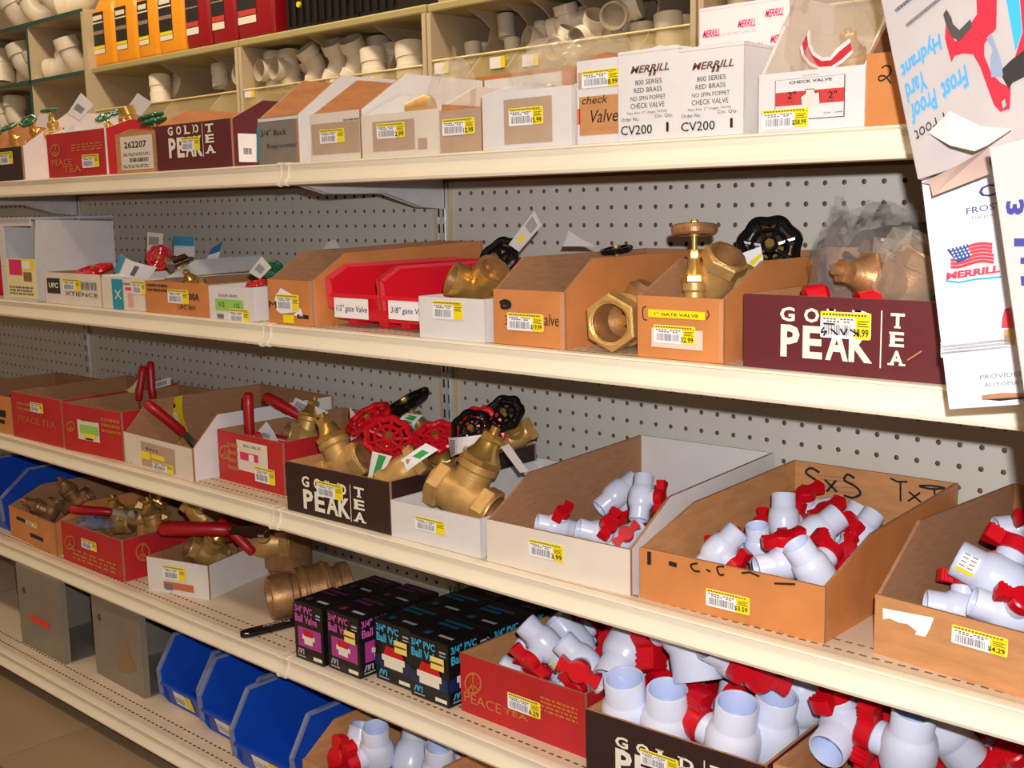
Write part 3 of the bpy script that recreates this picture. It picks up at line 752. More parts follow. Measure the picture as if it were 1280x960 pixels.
b = carton('pale carton with torn white front and a faded price sticker', (390, 196), (451, 192), 1, top=143, D=.24, hb=.115, s1=.085, out=WHT, inn=CARD, front=CREAM, yfix=Y1, backin=CARD)
rect(b, 391, 194, 449, 150, CARDD, name='torn_patch'); sticker(b, 401, 180, 431, 160); bars(b, 430, 152, 449, 146, 1, INKGR, seed=9)
b = carton('white carton with a grey-brown patch behind its price sticker and a white back flap', (453, 192), (548, 186), 1, top=145, D=.24, hb=.085, s1=.07, out=CREAM, inn=WHT, yfix=Y1, hback=.115, backin=WHT)
rect(b, 467, 190, 518, 148, CARDD, name='grey_brown_patch'); sticker(b, 472, 174, 506.5, 152, '2.99'); rect(b, 523, 187, 534, 172, CARDD, name='torn_patch')
C_S1F = b
b = carton('short brown carton with clear film above it on the top shelf', (550, 186), (602, 183), 1, top=139, D=.22, hb=.06, out=CARDD, inn=CARD, yfix=Y1+.003)
sticker(b, 554, 170, 594, 146, '12.99')
C_S1G = b
b = carton('white carton with a square grey-brown patch in the middle of its front', (604, 182), (715, 175), 1, top=118, D=.24, hb=.085, s1=.08, out=WHT, inn=WHTG, yfix=Y1, hback=.10)
rect(b, 631, 181, 690, 119, CARDD, name='grey_brown_patch'); sticker(b, 637, 158, 679.5, 132, '15.99')
C_S1H = b
b = carton('tall white carton handwritten as check valve', (722, 170), (790, 166), 1, top=77, D=.22, hb=.105, s1=.05, out=WHT, inn=CARD, front=WHT, yfix=Y1+.006)
rect(b, 723, 112, 786, 84, CARDD, name='brown_band'); sticker(b, 728, 111, 775, 84, '18.99'); rect(b, 725, 170, 784, 116, CARD, name='brown_panel'); rect(b, 722, 156, 725.5, 136, ORNG, name='orange_tab')
text(b, 'check', 728, 131, 760, 118, INK, shear=.2); text(b, 'Valve', 739, 154, 773, 135, INK, shear=.25)
def cv_box(FL, FR, top, label, peak):
    b = carton(label, FL, FR, 1, top=top, D=.11, out=WHT, inn=WHTG, yfix=Y1-.006, closed=True, name='valve_carton', group='printed white check valve cartons')
    W, H = b.W, b.H
    def tx(s, u0, v0, u1, v1, mt=INK, bold=0, shear=0): text_uv(b, s, W*u0, H*v0, W*u1, H*v1, mt, bold=bold, shear=shear)
    tx('MERRILL', .22, .775, .86, .86, mat('brown_ink', (110, 70, 48), .6), .022, .3)
    poly(b, [(W*.52, H*.73), (W*.56, H*.73), (W*.585, H*.80), (W*.545, H*.80)], MATS['brown_ink'], out=.0009, name='logo_stroke', local=True)
    poly(b, [(W*.59, H*.73), (W*.63, H*.73), (W*.655, H*.80), (W*.615, H*.80)], MATS['brown_ink'], out=.0009, name='logo_stroke', local=True)
    tx('800 SERIES', .30, .64, .74, .695); tx('RED BRASS', .28, .55, .74, .605); tx('NO SPIN POPPET', .22, .46, .80, .51); tx('CHECK VALVE', .22, .37, .78, .43)
    tx('Pipe Size: 2" Usage: WOG', .16, .30, .82, .335); tx('Order No.', .06, .23, .36, .275); tx('Ctn. Qty.', .62, .24, .92, .29); tx('CV200', .05, .07, .58, .18, bold=.008); tx('1', .81, .08, .85, .19)
    m = MB(); m.add([(0, .004, H+.004), (W, .004, H+.004), (W, .07, H+.002), (W*.45, .05, H+.012), (0, .07, H+.002)], [(0, 1, 3), (1, 2, 3), (0, 3, 4)]); m.build('top_flap', WHT, b.root)
    return b
cv_box((773, 170), (848, 167), 70, 'white printed CV200 carton beside the handwritten check valve carton', 0)
cv_box((848, 167), (929, 163), 66, 'white printed CV200 carton touching the pink patterned carton', 1)
# pink patterned carton behind
b = carton('pink and white patterned carton standing behind the white check valve carton', (874, 150), (985, 145), 1, h=.145, D=.10, out=mat('pale_pink_card', (250, 232, 232), .5), inn=WHTG, yfix=-.18, closed=True, name='valve_carton')
b.H = .145
for k, (u, v) in enumerate(((.04, .80), (.44, .84), (.74, .95 - .06), (.04, .62), (.52, .66), (.80, .70), (.2, .48), (.62, .50))):
    W, H = b.W, b.H; o = text_uv(b, 'MERRILL', W*u, H*v, W*(u+.20), H*(v+.055), PINKI, bold=.022, shear=.5)
bars(b, 880, 48, 945, 36, 2, mat('pale_pink_ink', (246, 178, 196), .6), seed=11)
q = b; sticker(b, 908, 72, 930, 53)
for k in range(5):
    text_uv(b, 'MERRILL', .012+.0*k, .012+k*.022, .05, .022+k*.022, PINKI, face='right', bold=.022, shear=.4)
b = carton('white check valve carton with a red band and a bagged valve in it', (948, 164), (1080, 157), 1, top=94, D=.22, hb=.105, s1=.045, out=WHT, inn=CREAM, yfix=Y1-.004)
C_CV = b
rect(b, 968.5, 152, 1057, 92.5, INK, out=.0005, name='label_frame'); rect(b, 969.5, 151, 1056, 93, WHT, out=.0008, name='label_field')
rect(b, 970, 133.5, 1056, 109, REDI, out=.001, name='red_band'); text(b, 'SWING', 1004, 95.5, 1024, 92, INKGR, out=.0012); text(b, 'CHECK VALVE', 987, 105.5, 1041, 96.6, INK, bold=.02, out=.0012)
text(b, '2"', 985, 124, 996, 114, INK, bold=.01, out=.0014); text(b, '2"', 1036, 123, 1047, 113, INK, bold=.01, out=.0014); text(b, 'F.I.P.', 985, 129, 993, 126, INK, out=.0014); text(b, 'F.I.P.', 1035, 128, 1043, 125, INK, out=.0014)
poly(b, [(1003, 131), (1002, 121), (1008, 117), (1008, 112), (1018, 111), (1020, 116), (1025, 115), (1026, 130), (1014, 132)], CREAM, out=.0014, name='valve_drawing')
stroke(b, [[(1003, 131), (1002, 121), (1008, 117), (1008, 112), (1018, 111), (1020, 116), (1025, 115), (1026, 130)]], .0006, INK, out=.0016, name='drawing_outline')
text(b, '520 1248', 1030, 142, 1054, 138.5, INK, bold=.01, out=.0012); sticker(b, 953.5, 162, 1012, 134, '$58.99', out=.0018)
b = carton('orange-brown carton handwritten with a 2, wedged against the leaning hydrant carton', (1081, 157.5), (1150, 152), 1, top=68, D=.22, hb=.12, s1=.06, out=CARD2, inn=CARDI, yfix=Y1-.002)
stroke(b, [[(1103, 85), (1108, 82), (1113, 84), (1114, 90), (1109, 97), (1102, 101), (1099, 99), (1101, 95), (1108, 96), (1114, 104)]], .0014)

# ---------------------------------------------------------------- second shelf
b = carton('tall white carton with a windowed front and a pink and yellow card', (5, 374), (45, 377), 2, h=.062, D=.2, hb=.150, s1=.012, out=WHTG, inn=WHTG, yfix=Y2, back=(141, 276))
W, H = b.W, .15
m = MB(); m.box((0, 0, .0625), (.02, TH, H)); m.box((.02, 0, H-.012), (W, TH, H)); m.build('window_frame', WHTG, b.root)
m = MB(); m.box((-.002, -.004, H), (W+.002, b.D, H+.004)); m.build('top_rim', mat('blue_grey_rim', (176, 182, 200), .6), b.root)
rect(b, 12, 373, 45, 322, mat('pale_yellow_card', (240, 226, 170), .5), name='window_card', out=.001); rect(b, 13, 344, 27, 324, PINKI, out=.0014); rect(b, 27, 338, 42, 324, STY, out=.0014); rect(b, 29, 336, 38, 326, STW, out=.0018); rect(b, 31, 352, 40, 340, BRONZE, out=.0016); bars(b, 14, 370, 42, 356, 3, INKGR, seed=21, out=.0016)
b = carton('white carton with a black square emblem and barcode', (58, 378), (128, 384), 2, top=340, D=.26, out=CREAM, inn=CARDI, yfix=Y2)
rect(b, 60, 367, 74.5, 347, mat('charcoal_ink', (52, 48, 48), .6), name='emblem'); text(b, 'UFC', 62, 360, 73, 353, CREAMINK, bold=.03, out=.0012); text(b, 'XTIENCE', 82, 372, 122.5, 364, INK); barcode(b, 101, 363, 121, 352, seed=12, mt=INKGR); sticker(b, 80, 364, 101, 348)
C_UFC = b
b = carton('small white carton with a teal stripe beside the brown carton', (129, 385), (182, 390), 2, top=347, D=.26, out=CREAM, inn=WHTG, yfix=Y2)
rect(b, 142, 386.5, 153, 348.6, TEAL, name='teal_stripe'); rect(b, 157, 363, 164, 359, PINKI); rect(b, 161, 384, 166, 366, mat('faint_red_ink', (226, 170, 160), .6)); bars(b, 150, 357, 163, 352, 1, INKGR, seed=31); sticker(b, 166, 368, 182, 351); text(b, 'X', 144, 374, 152, 362, CREAMINK)
C_TEAL = b
b = carton('brown carton with a long white flap across its top', (183, 391), (263, 397), 2, top=351, D=.26, out=CARD, inn=CARDI, yfix=Y2, front=CARD2)
bars(b, 185, 366, 209, 353, 2, mat('brown_black_ink', (70, 44, 30), .7), seed=14); text(b, '200A', 234, 376, 249, 366, INK, bold=.02); text(b, 'UPC 007', 223, 388, 245, 381, INK, bold=.01); sticker(b, 211, 380, 236, 361)
m = MB(); p = [b.M.inverted() @ atY(px, py, y) for px, py, y in ((205, 349, -.33), (322, 338, -.12), (325, 320, -.10), (243, 326, -.25))]; n = (p[1]-p[0]).cross(p[2]-p[0]).normalized()*.003
m.prism(p, (0, 0, 0), n); m.build('flap', WHTG, b.root)
C_200 = b
b = carton('small white boiler drain carton with a lime green panel', (263, 401), (315, 406), 2, top=357, D=.20, out=WHT, inn=WHT, yfix=Y2-.004)
text(b, 'BOILER DRAIN', 274, 372, 297, 367, INK); rect(b, 270, 390, 304, 373, LIME); text(b, '1/2', 275, 383, 281, 377, INK, out=.0012); text(b, '1/2', 294, 385, 300, 379, INK, out=.0012); rect(b, 272, 398, 280, 392, BAR); sticker(b, 288, 406, 312, 385)
C_GRN = b
b = carton('orange-brown bin carton with torn labels beside the red plastic bins', (337, 402), (391, 408), 2, top=349, kink=(432, 316), back=(603, 301), out=CARD2, inn=CARDI, yfix=Y2)
poly(b, [(346, 388), (344, 372), (351, 360), (362, 366), (372, 372), (372, 390), (352, 392)], STW, name='torn_label'); poly(b, [(367, 394), (376, 385), (380, 397)], STW, name='torn_label'); sticker(b, 347, 389, 374, 367); rect(b, 355, 404, 368, 393, STY, name='small_yellow_label', out=.001); rect(b, 372, 399, 386, 393, INK); text(b, 'M', 337, 385, 346, 376, INK)
rect(b, 390, 407, 394, 350, TAPE, 'front', .0007, 'clear_tape')
C_BRN = b
b = carton('low white carton of brass valves beside the red plastic bins', (525, 421), (606, 429), 2, top=370, D=.22, out=WHT, inn=WHT, yfix=Y2-.004)
sticker(b, 542, 400, 579, 375)
C_WH2 = b
b = carton('orange-brown bin carton with blotted handwriting on its front', (618, 430), (706, 438), 2, top=361, kink=(742, 323), D=.30, out=CARD2, inn=CARDI, yfix=Y2)
sticker(b, 635, 415, 680, 390, '$19.99'); stroke(b, [[(626, 378), (632, 376), (638, 379), (636, 384), (628, 384), (630, 379), (639, 382)]], .004); text(b, '3', 632, 406, 635, 394, INK); text(b, 'alve', 681, 408, 699, 392, INK, shear=.15)
tape_strip(b, 701, 438, 706, 368)
C_B3 = b
b = carton('orange-brown bin carton with a yellow 1 inch gate valve label', (797, 442), (904, 451), 2, top=369, kink=(955, 326), D=.31, out=CARD2, inn=CARDI, yfix=Y2)
rect(b, 811, 400, 882, 386, STY, name='yellow_label', out=.001); text(b, '1" GATE VALVE', 819, 397, 874, 390, INK, bold=.01, out=.0014); rect(b, 815, 438, 879, 409, mat('old_label_paper', (226, 206, 190), .7), name='old_label', out=.0008); sticker(b, 818, 431, 870, 405, '32.99'); stroke(b, [[(808, 383), (804, 386), (805, 398), (809, 400)], [(885, 388), (887, 394), (884, 399)]], .0012)
rect(b, 899, 451, 904, 378, TAPE, 'front', .0006, 'clear_tape')
C_GATE = b
b = carton('large maroon tea carton full of bagged valves on the second shelf', (929, 455), (1182, 478), 2, top=367, D=.30, out=MAROON, inn=CARD, yfix=Y2)
gold_peak(b, (975.5, 401, 1089, 383), (976, 445, 1092, 405), (1100, 460, 1103, 388), (1111, 456, 1132, 391)); sticker(b, 1026, 425, 1090, 388, '38.99'); stroke(b, [[(1031, 404), (1044, 405)], [(1031, 409), (1028, 415), (1034, 414), (1031, 419)], [(1040, 411), (1048, 418)], [(1052, 411), (1056, 418), (1060, 411)], [(1064, 412), (1074, 418)]], .0016, out=.002)
stroke(b, [[(1135, 450), (1152, 439)]], .001, CARD2, name='scratch')
C_GP2 = b

# ---------------------------------------------------------------- third shelf
b = carton('plain orange-brown carton beside the stickered red carton on the third shelf', (-60, 527), (17, 544), 3, top=484, D=.24, out=CARD2, inn=CARDI)
rect(b, 0, 522, 7, 512, INK); rect(b, 0, 530, 6, 524, INK)
b = carton('red printed carton with one small price sticker beside the lime-labelled carton', (18, 545), (80, 560), 3, top=490, D=.25, out=REDC, inn=CARDI)
sticker(b, 39, 517, 54, 502); text(b, 'PEACE TEA', 24, 532, 70, 522, GOLDINK); bars(b, 22, 516, 38, 500, 2, GOLDINK, seed=41)
b = carton('red printed carton with a lime green label beside the white bin carton', (82, 561), (155, 577), 3, top=504, D=.25, out=REDC, inn=CARDI)
rect(b, 98.5, 553, 123.5, 524, CREAM, name='label'); rect(b, 101, 545, 123, 530, LIME, out=.001); rect(b, 105, 549, 120, 541, STY, out=.0014); rect(b, 108, 551, 117, 547, INK, out=.0016); text(b, 'BALL VALVE', 102, 528, 119, 524.5, INK, out=.001); peace_logo(b, 89, 533, 5); bars(b, 128, 545, 150, 520, 3, GOLDINK, seed=42)
C_R2 = b
b = carton('white bin carton with brown inside holding a red lever and a yellow tag', (157, 577), (242, 602), 3, top=540, kink=(272, 518), D=.28, out=WHT, inn=CARDI, front=CREAM)
rect(b, 178, 592, 218, 551, CARDD, out=.0004, name='peeled_label'); rect(b, 178, 575, 188, 563, STY, out=.001); rect(b, 190, 577, 206, 567, STY, out=.001); text(b, 'BALL', 183, 565, 199, 560, INK, out=.001); sticker(b, 192, 593, 217, 575)
C_W3 = b
b = carton('red printed carton with a pink label, holding upright red levers', (275, 598), (356, 620), 3, top=537, D=.25, out=REDC, inn=CARDI)
peace_logo(b, 282, 565, 7); rect(b, 298, 595, 334, 549, CREAM, name='label'); rect(b, 301, 579, 323, 564, PINKI, out=.001); rect(b, 312, 578, 318, 568, CREAMINK, out=.0013); text(b, 'BALL VALVE', 305, 562, 326, 556, INK, out=.001); sticker(b, 320, 607, 344, 582); bars(b, 286, 590, 297, 550, 4, GOLDINK, seed=44)
C_R3 = b
b = carton('dark brown tea carton of red wheel gate valves', (360, 637), (489, 669), 3, top=577, D=.30, out=BLACKC, inn=CARD)
gold_peak(b, (378, 607.5, 433, 594), (380.5, 635, 438, 611), (439.5, 652, 441, 606), (443.5, 651, 457, 608)); sticker(b, 397, 626, 429, 600)
C_GPK = b
b = carton('low white carton holding one large brass gate valve', (490, 670), (601, 698), 3, top=625, D=.30, out=WHT, inn=WHTG, hback=.052)
sticker(b, 520, 669, 557, 644)
C_WV = b
b = carton('wide white-fronted bin carton with a white back panel and five plastic valves', (609, 701), (788, 745), 3, top=649, kink=(838, 621), back=(968, 566), backL=(801, 545), out=WHT, inn=CARDI, front=CREAM, backin=WHT)
sticker(b, 662, 703, 705, 672.5, '3.99')
C_BIG = b
b = carton('large orange-brown bin carton marked SxS and TxT inside', (800, 747), (1030, 805), 3, top=684, kink=(1088, 667), back=(1198, 604), backL=(993, 570), out=CARD2, inn=CARD)
sticker(b, 883, 769, 938, 734, '$3.59')
stroke(b, [[(812, 691), (812, 704)]], .005); stroke(b, [[(838, 704), (845, 706)]], .005); stroke(b, [[(872, 704), (864, 706), (868, 713), (875, 714)], [(884, 712), (888, 714)], [(905, 708), (897, 709), (900, 718), (905, 718)], [(928, 716), (938, 715), (949, 720)], [(969, 729), (994, 730)]], .0022)
stroke(b, [[(1024, 590), (1014, 585), (1008, 591), (1022, 602), (1020, 612), (1006, 612), (1003, 606)], [(1032, 600), (1046, 614)], [(1045, 601), (1034, 614)], [(1068, 597), (1060, 593), (1056, 600), (1070, 608), (1076, 617), (1066, 622), (1056, 619)]], .0030, face='back')
stroke(b, [[(1022, 594), (1066, 598)], [(1026, 599), (1070, 603)], [(1020, 607), (1072, 610)], [(1018, 612), (1068, 616)]], .0008, INKGR, face='back')
stroke(b, [[(1114, 598), (1122, 602), (1134, 602)], [(1126, 602), (1126, 626)], [(1137, 615), (1151, 627)], [(1150, 616), (1136, 626)], [(1150, 607), (1165, 607), (1181, 610), (1165, 611), (1150, 608)], [(1168, 610), (1169, 620)]], .0024, face='back')
C_SXS = b
b = carton('orange-brown bin carton with a torn white paper patch on its front', (1092, 816), (1320, 886), 3, top=742, D=.28, hb=.115, s1=.075, out=CARD, inn=CARDI, backL=(1266, 606))
poly(b, [(1104, 760), (1168, 772), (1163, 785), (1157, 796), (1144, 793), (1146, 789), (1135, 780), (1124, 778), (1112, 773), (1104, 774)], STW, name='torn_paper'); sticker(b, 1190, 822, 1261, 779, '$4.29')
C_RT = b

# ---------------------------------------------------------------- fourth shelf
b = carton('orange-brown carton beside the far blue bin on the fourth shelf', (14, 669), (71, 695), 4, top=633, D=.26, hb=.095, s1=.07, out=CARD2, inn=CARDI)
sticker(b, 33, 661, 47, 649); rect(b, 38, 676, 54, 667, INK, name='print_block'); rect(b, 21, 652, 33, 647, INK, name='print_block')
C_4B = b
b = carton('red printed carton of brass valves beside the low white carton', (80, 699), (155, 728), 4, top=652, D=.26, out=REDC, inn=CARDI)
sticker(b, 103, 690, 121, 672); peace_logo(b, 88, 678, 7); bars(b, 92, 712, 145, 690, 3, GOLDINK, seed=51); peace_logo(b, 178, 690, 9, 'right')
C_4R = b
b = carton('low white carton of levers beside the bronze couplings', (186, 737), (262, 750), 4, top=696, D=.22, out=WHT, inn=CARDI)
sticker(b, 205, 727, 232, 706); rect(b, 205, 741, 242, 726, mat('faded_red_print', (200, 110, 70), .6), out=.0004, name='printed_label'); rect(b, 207, 738, 216, 729, BAR)
C_4W = b
b = carton('red tea carton overflowing with small white plastic valves', (577, 888), (732, 948), 4, top=816, D=.26, out=REDC, inn=CARD)
peace_logo(b, 592, 854, 11); text(b, 'PEACE', 581, 888, 627, 868, GOLDINK, bold=.01); text(b, 'TEA', 630, 902, 661, 884, GOLDINK, bold=.03); sticker(b, 635.5, 899, 676, 864, '6.29'); bars(b, 676, 905, 722, 868, 4, GOLDINK, seed=55)
C_PEACE = b
M4 = Matrix.Translation((.535, -.350, DZ[4])) @ Matrix.Rotation(math.radians(3), 4, 'Z')
b = carton('dark maroon tea carton of large upright white plastic valves', None, None, 4, h=.083, D=.27, out=MAROON, inn=CARD, front=BLACKC, M=M4, W=.226)
gold_peak(b, (769.5, 932, 868, 918.5), (770, 966, 870, 934), (880, 1010, 882, 950), (886, 1008, 912, 955)); sticker(b, 801, 970, 849, 934)
C_GP4 = b
M5 = Matrix.Translation((.775, -.348, DZ[4])) @ Matrix.Rotation(math.radians(2), 4, 'Z')
b = carton('brown carton of white plastic valves at the end of the fourth shelf', None, None, 4, h=.095, D=.27, out=CARD, inn=CARD, M=M5, W=.26)
C_4E = b
M6 = Matrix.Translation((.05, -.395, DZ[5]))
b = carton('brown carton of white plastic valves on the base shelf beside the blue bins', None, None, 5, h=.075, D=.26, hb=.115, s1=.06, out=CARD, inn=CARD, M=M6, W=.23)
C_5 = b
# ================================================================ plastic bins, boxed valves, steel boxes, leaning cartons
def hopper_bin(label, M, W, D, H, hf, ky, mt, rimm, name='plastic_bin', lean=.012, feet=False, group=None):
    """open-fronted stacking bin: low front wall, slanted cheeks, full height back"""
    b = Box(); b.M, b.W, b.D, b.H = M, W, D, hf
    t = b.root = thing(name, label, 'bin', M, group); th = .003
    prof = [(lean, 0), (D, 0), (D, H), (ky, H), (-.004, hf+.022), (0, hf*.5)]
    for x, d in ((0, th), (W, -th)):
        m = MB(); m.prism([(x, y, z) for y, z in prof], (0, 0, 0), (d, 0, 0)); m.build('side_wall', mt, t)
        m = MB(); xo = x-.003 if d > 0 else x+.003
        for (y0, z0), (y1, z1) in ((prof[2], prof[3]), (prof[3], prof[4]), (prof[4], prof[5])):
            v = Vector((0, y1-y0, z1-z0)); n = Vector((0, -v.z, v.y)).normalized()*.0022
            if n.z > 0 or (n.z == 0 and n.y > 0): n = n
            a, c = Vector((0, y0, z0)), Vector((0, y1, z1))
            m.prism([Vector((min(x, xo)-.0006, 0, 0))+a-n, Vector((min(x, xo)-.0006, 0, 0))+c-n, Vector((min(x, xo)-.0006, 0, 0))+c+n, Vector((min(x, xo)-.0006, 0, 0))+a+n], (0, 0, 0), (.0072, 0, 0))
        m.build('side_rim', rimm, t)
    m = MB(); m.box((th, D-th, 0), (W-th, D, H)); m.build('back_wall', mt, t)
    m = MB(); m.prism([(th, lean, 0), (th, lean+th, 0), (th, th, hf), (th, 0, hf)], (0, 0, 0), (W-2*th, 0, 0)); m.box((0, -.004, hf-.002), (W, .002, hf+.003)); m.build('front_wall', mt, t)
    m = MB(); m.box((th, lean, 0.0), (W-th, D-th, th)); m.build('floor_plate', mt, t)
    if feet:
        m = MB(); m.box((.012, .02, -.008), (.03, D-.02, 0)); m.box((W-.03, .02, -.008), (W-.012, D-.02, 0)); m.build('foot_rail', mt, t)
    return b
def on(level, x, y, a=0, dz=0): return Matrix.Translation((x, y, DZ[level]+dz)) @ Matrix.Rotation(math.radians(a), 4, 'Z')
REDRIM = mat('red_bin_rim', (236, 70, 76), .35)
b = hopper_bin('red plastic bin with a white label, beside the torn-label bin carton', on(2, atY(415, 400, -.325).x, -.325, 0, .009), .105, .24, .072, .034, .028, REDBIN, REDRIM, feet=True)
rect(b, 420.5, 399, 462, 371, STW, out=.003, name='paper_label'); text(b, '1/2" gate Valve', 423, 393, 461, 380, INK, shear=.2, out=.0036)
b = hopper_bin('red plastic bin with a white label, partly behind the low white carton', on(2, atY(479, 406, -.325).x, -.325, 0, .009), .125, .26, .072, .034, .028, REDBIN, REDRIM, feet=True)
rect(b, 488, 402, 540, 373, STW, out=.003, name='paper_label'); text(b, '3/8" gate Valve', 491, 396, 538, 383, INK, shear=.2, out=.0036)
for lb, x, y, a, W in (('blue plastic bin next to the grey steel box, a white slip inside', -.428, -.338, -1, .125), ('blue plastic bin between two other blue bins on the base shelf', -.278, -.352, -1, .125), ('blue plastic bin beside the brown carton on the base shelf', -.132, -.388, 1, .145)):
    b = hopper_bin(lb, on(5, x, y, a), W, .26, .118, .040, .03, BLUEBIN, BLUEEDGE)
    W_ = b.W
    if 'slip' in lb:
        m = MB(); m.add([(.03, .05, .02), (.09, .06, .02), (.085, .10, .055), (.035, .09, .06)], [(0, 1, 2, 3)]); q = m.build('paper_slip', STW); q.matrix_world = b.M; tag(q, 'white paper slip inside the blue bin by the grey steel box', 'paper')
    m = MB(); fy = lambda z: .012*(1-z/.040)-.0010
    for u0, u1, mi, o_ in ((.28, .74, 0, 0), (.57, .74, 1, .0004)):
        m.quad((W_*u0, fy(.008)-o_, .008), (W_*u1, fy(.008)-o_, .008), (W_*u1, fy(.034)-o_, .034), (W_*u0, fy(.034)-o_, .034), mi)
    for k in range(6): m.quad((W_*(.31+k*.04), fy(.012)-.0005, .012), (W_*(.325+k*.04), fy(.012)-.0005, .012), (W_*(.325+k*.04), fy(.024)-.0005, .024), (W_*(.31+k*.04), fy(.024)-.0005, .024), 2)
    m.build('price_sticker', [STW, STY, BAR], b.root)
hopper_bin('blue plastic bin at the far end of the fourth shelf beside the brown carton', on(4, -1.21, -.325, 0), .165, .27, .125, .05, .06, BLUEBIN, BLUEEDGE)
hopper_bin('red plastic bin at the far end of the second shelf beyond the tall white carton', on(2, -1.12, -.33, 0, .009), .12, .24, .07, .034, .03, REDBIN, REDRIM, feet=True)

# grey steel boxes on the base shelf, open towards the blue bins
for lb, FL, FR, h, st in (('grey steel box with a small red sticker on its front', (28, 803), (82, 831), .165, 1), ('grey steel box with a stained front beside the blue bins', (121, 841), (181, 874), .165, 0)):
    M, W = boxframe(FL, FR, 5); b = Box(); b.M, b.W, b.D, b.H = M, W, .24, h
    t = b.root = thing('steel_box', lb, 'metal box', M)
    for nm_, a, c in (('front_plate', (0, 0, 0), (W, .002, h)), ('back_plate', (0, .238, 0), (W, .24, h)), ('side_plate', (0, .002, 0), (.002, .238, h)), ('bottom_plate', (.002, .002, 0), (W, .238, .002)), ('top_plate', (.002, .002, h-.002), (W, .238, h))):
        m = MB(); m.box(a, c); m.build(nm_, GREYBOX, t, bevel=.0006)
    m = MB(); m.box((W-.002, .002, .002), (W, .012, h-.002)); m.box((W-.002, .228, .002), (W, .238, h-.002)); m.build('return_flange', GREYBOX, t)
    m = MB(); m.lathe([(-.0012, .0), (-.0012, .006), (0, .006)], 12, 'Y', Matrix.Translation((W*.16, 0, h*.70))); m.build('knockout', mat('dark_grey_steel', (84, 82, 80), .5, .3), t)
    if st: rect(b, 38, 786, 62, 768, mat('fluorescent_red', (240, 60, 50), .5), name='sticker')
    else: poly(b, [(150, 820), (158, 800), (164, 824), (172, 838), (160, 842), (146, 836)], mat('rusty_stain', (150, 122, 84), .7), out=.0004, name='stain')

# boxed ball valves: two pink and four-plus blue stacks
BOXPK = mat('pink_print', (178, 60, 150), .35); BOXBL = mat('navy_print', (24, 40, 84), .35); CY = mat('cyan_letters', (60, 180, 220), .4); PKL = mat('pink_letters', (206, 90, 176), .4); VIOL = mat('dull_silver_ink', (176, 176, 190), .4)
def nv_box(M, W, D, H, kind, label, group, stick=False, side=False):
    b = Box(); b.M, b.W, b.D, b.H = M, W, D, H; t = b.root = thing('valve_box', label, 'box', M, group)
    m = MB(); m.box((0, 0, 0), (W, D, H)); m.build('sleeve', BLK, t, bevel=.0012)
    c = PKL if kind == 'p' else CY
    def face(f, w):
        def R(u0, v0, u1, v1, mt, out=.0006): poly(b, [(w*u0, H*v0), (w*u1, H*v0), (w*u1, H*v1), (w*u0, H*v1)], mt, f, out, local=True)
        def T(s, u0, v0, u1, v1, mt, bold=.03, out=.0012): text_uv(b, s, w*u0, H*v0, w*u1, H*v1, mt, f, bold, 0, out)
        T('3/4" PVC', .07, .83, .70, .95, c); T('Ball Valve', .07, .66, .86, .80, c)
        if kind == 'p': R(.14, .24, .96, .58, BOXPK)
        else: R(.0, .24, .99, .44, BOXBL)
        if kind == 'p': R(.36, .30, .66, .43, CREAMINK, .0009); R(.30, .38, .74, .46, CREAMINK, .0010); R(.36, .44, .68, .54, RED, .0013)
        else:
            R(.26, .26, .78, .40, CREAMINK, .0009); R(.20, .36, .84, .46, CREAMINK, .0010); poly(b, [(w*.24, H*.46), (w*.82, H*.46), (w*.76, H*.60), (w*.34, H*.62)], RED, f, .0011, local=True)
        R(.80, .84, .96, .87, VIOL); R(.80, .79, .96, .81, VIOL); R(.66, .06, .96, .12, CREAMINK)
        lc = VIOL if kind == 'p' else CY
        for u in (.10, .20): poly(b, [(w*u, H*.10), (w*(u+.03), H*.10), (w*(u+.09), H*.20), (w*(u+.05), H*.20)], lc, f, .0008, local=True, name='logo_stroke')
        for u in (.19, .30): poly(b, [(w*u, H*.10), (w*(u+.035), H*.10), (w*(u+.035), H*.20), (w*u, H*.20)], lc, f, .0008, local=True, name='logo_stroke')
        R(.10, .055, .38, .075, VIOL)
    face('front', W)
    if side: face('right', D)
    # top print
    def RT_(u0, v0, u1, v1, mt): poly(b, [(W*u0, D*v0), (W*u1, D*v0), (W*u1, D*v1), (W*u0, D*v1)], mt, 'top', .0006, local=True)
    RT_(.08, .62, .60, .72, mat('dim_'+kind, (96, 40, 84) if kind == 'p' else (30, 84, 110), .4)); RT_(.08, .78, .80, .88, MATS['dim_'+kind]); RT_(.55, .2, .9, .28, VIOL); RT_(.2, .15, .34, .30, MATS['dim_'+kind])
    if stick: poly(b, [(W*.58, H*.56), (W*.92, H*.56), (W*.92, H*.76), (W*.58, H*.76)], mat('pale_yellow_sticker', (246, 226, 120), .5), 'front', .0016, local=True, name='price_sticker'); poly(b, [(W*.58, H*.65), (W*.90, H*.65), (W*.90, H*.68), (W*.58, H*.68)], mat('brown_print', (130, 60, 40), .6), 'front', .0019, local=True, name='sticker_print')
    return b
zd = DZ[4]
def at4(px, py, a=0): p = atZ(px, py, zd); return Matrix.Translation(p) @ Matrix.Rotation(math.radians(a), 4, 'Z')
P1, P2, B1, B2 = atZ(370, 821, zd), atZ(411, 834, zd), atZ(459, 852, zd), atZ(511, 869, zd)
def mk(p, dy, a=0): return Matrix.Translation((p.x, p.y+dy, zd)) @ Matrix.Rotation(math.radians(a), 4, 'Z')
GPK, GBL = 'pink printed valve boxes', 'blue printed valve boxes'
nv_box(mk(P1, 0, 1), .064, .074, .088, 'p', 'black and pink valve box without a price sticker, front row', GPK)
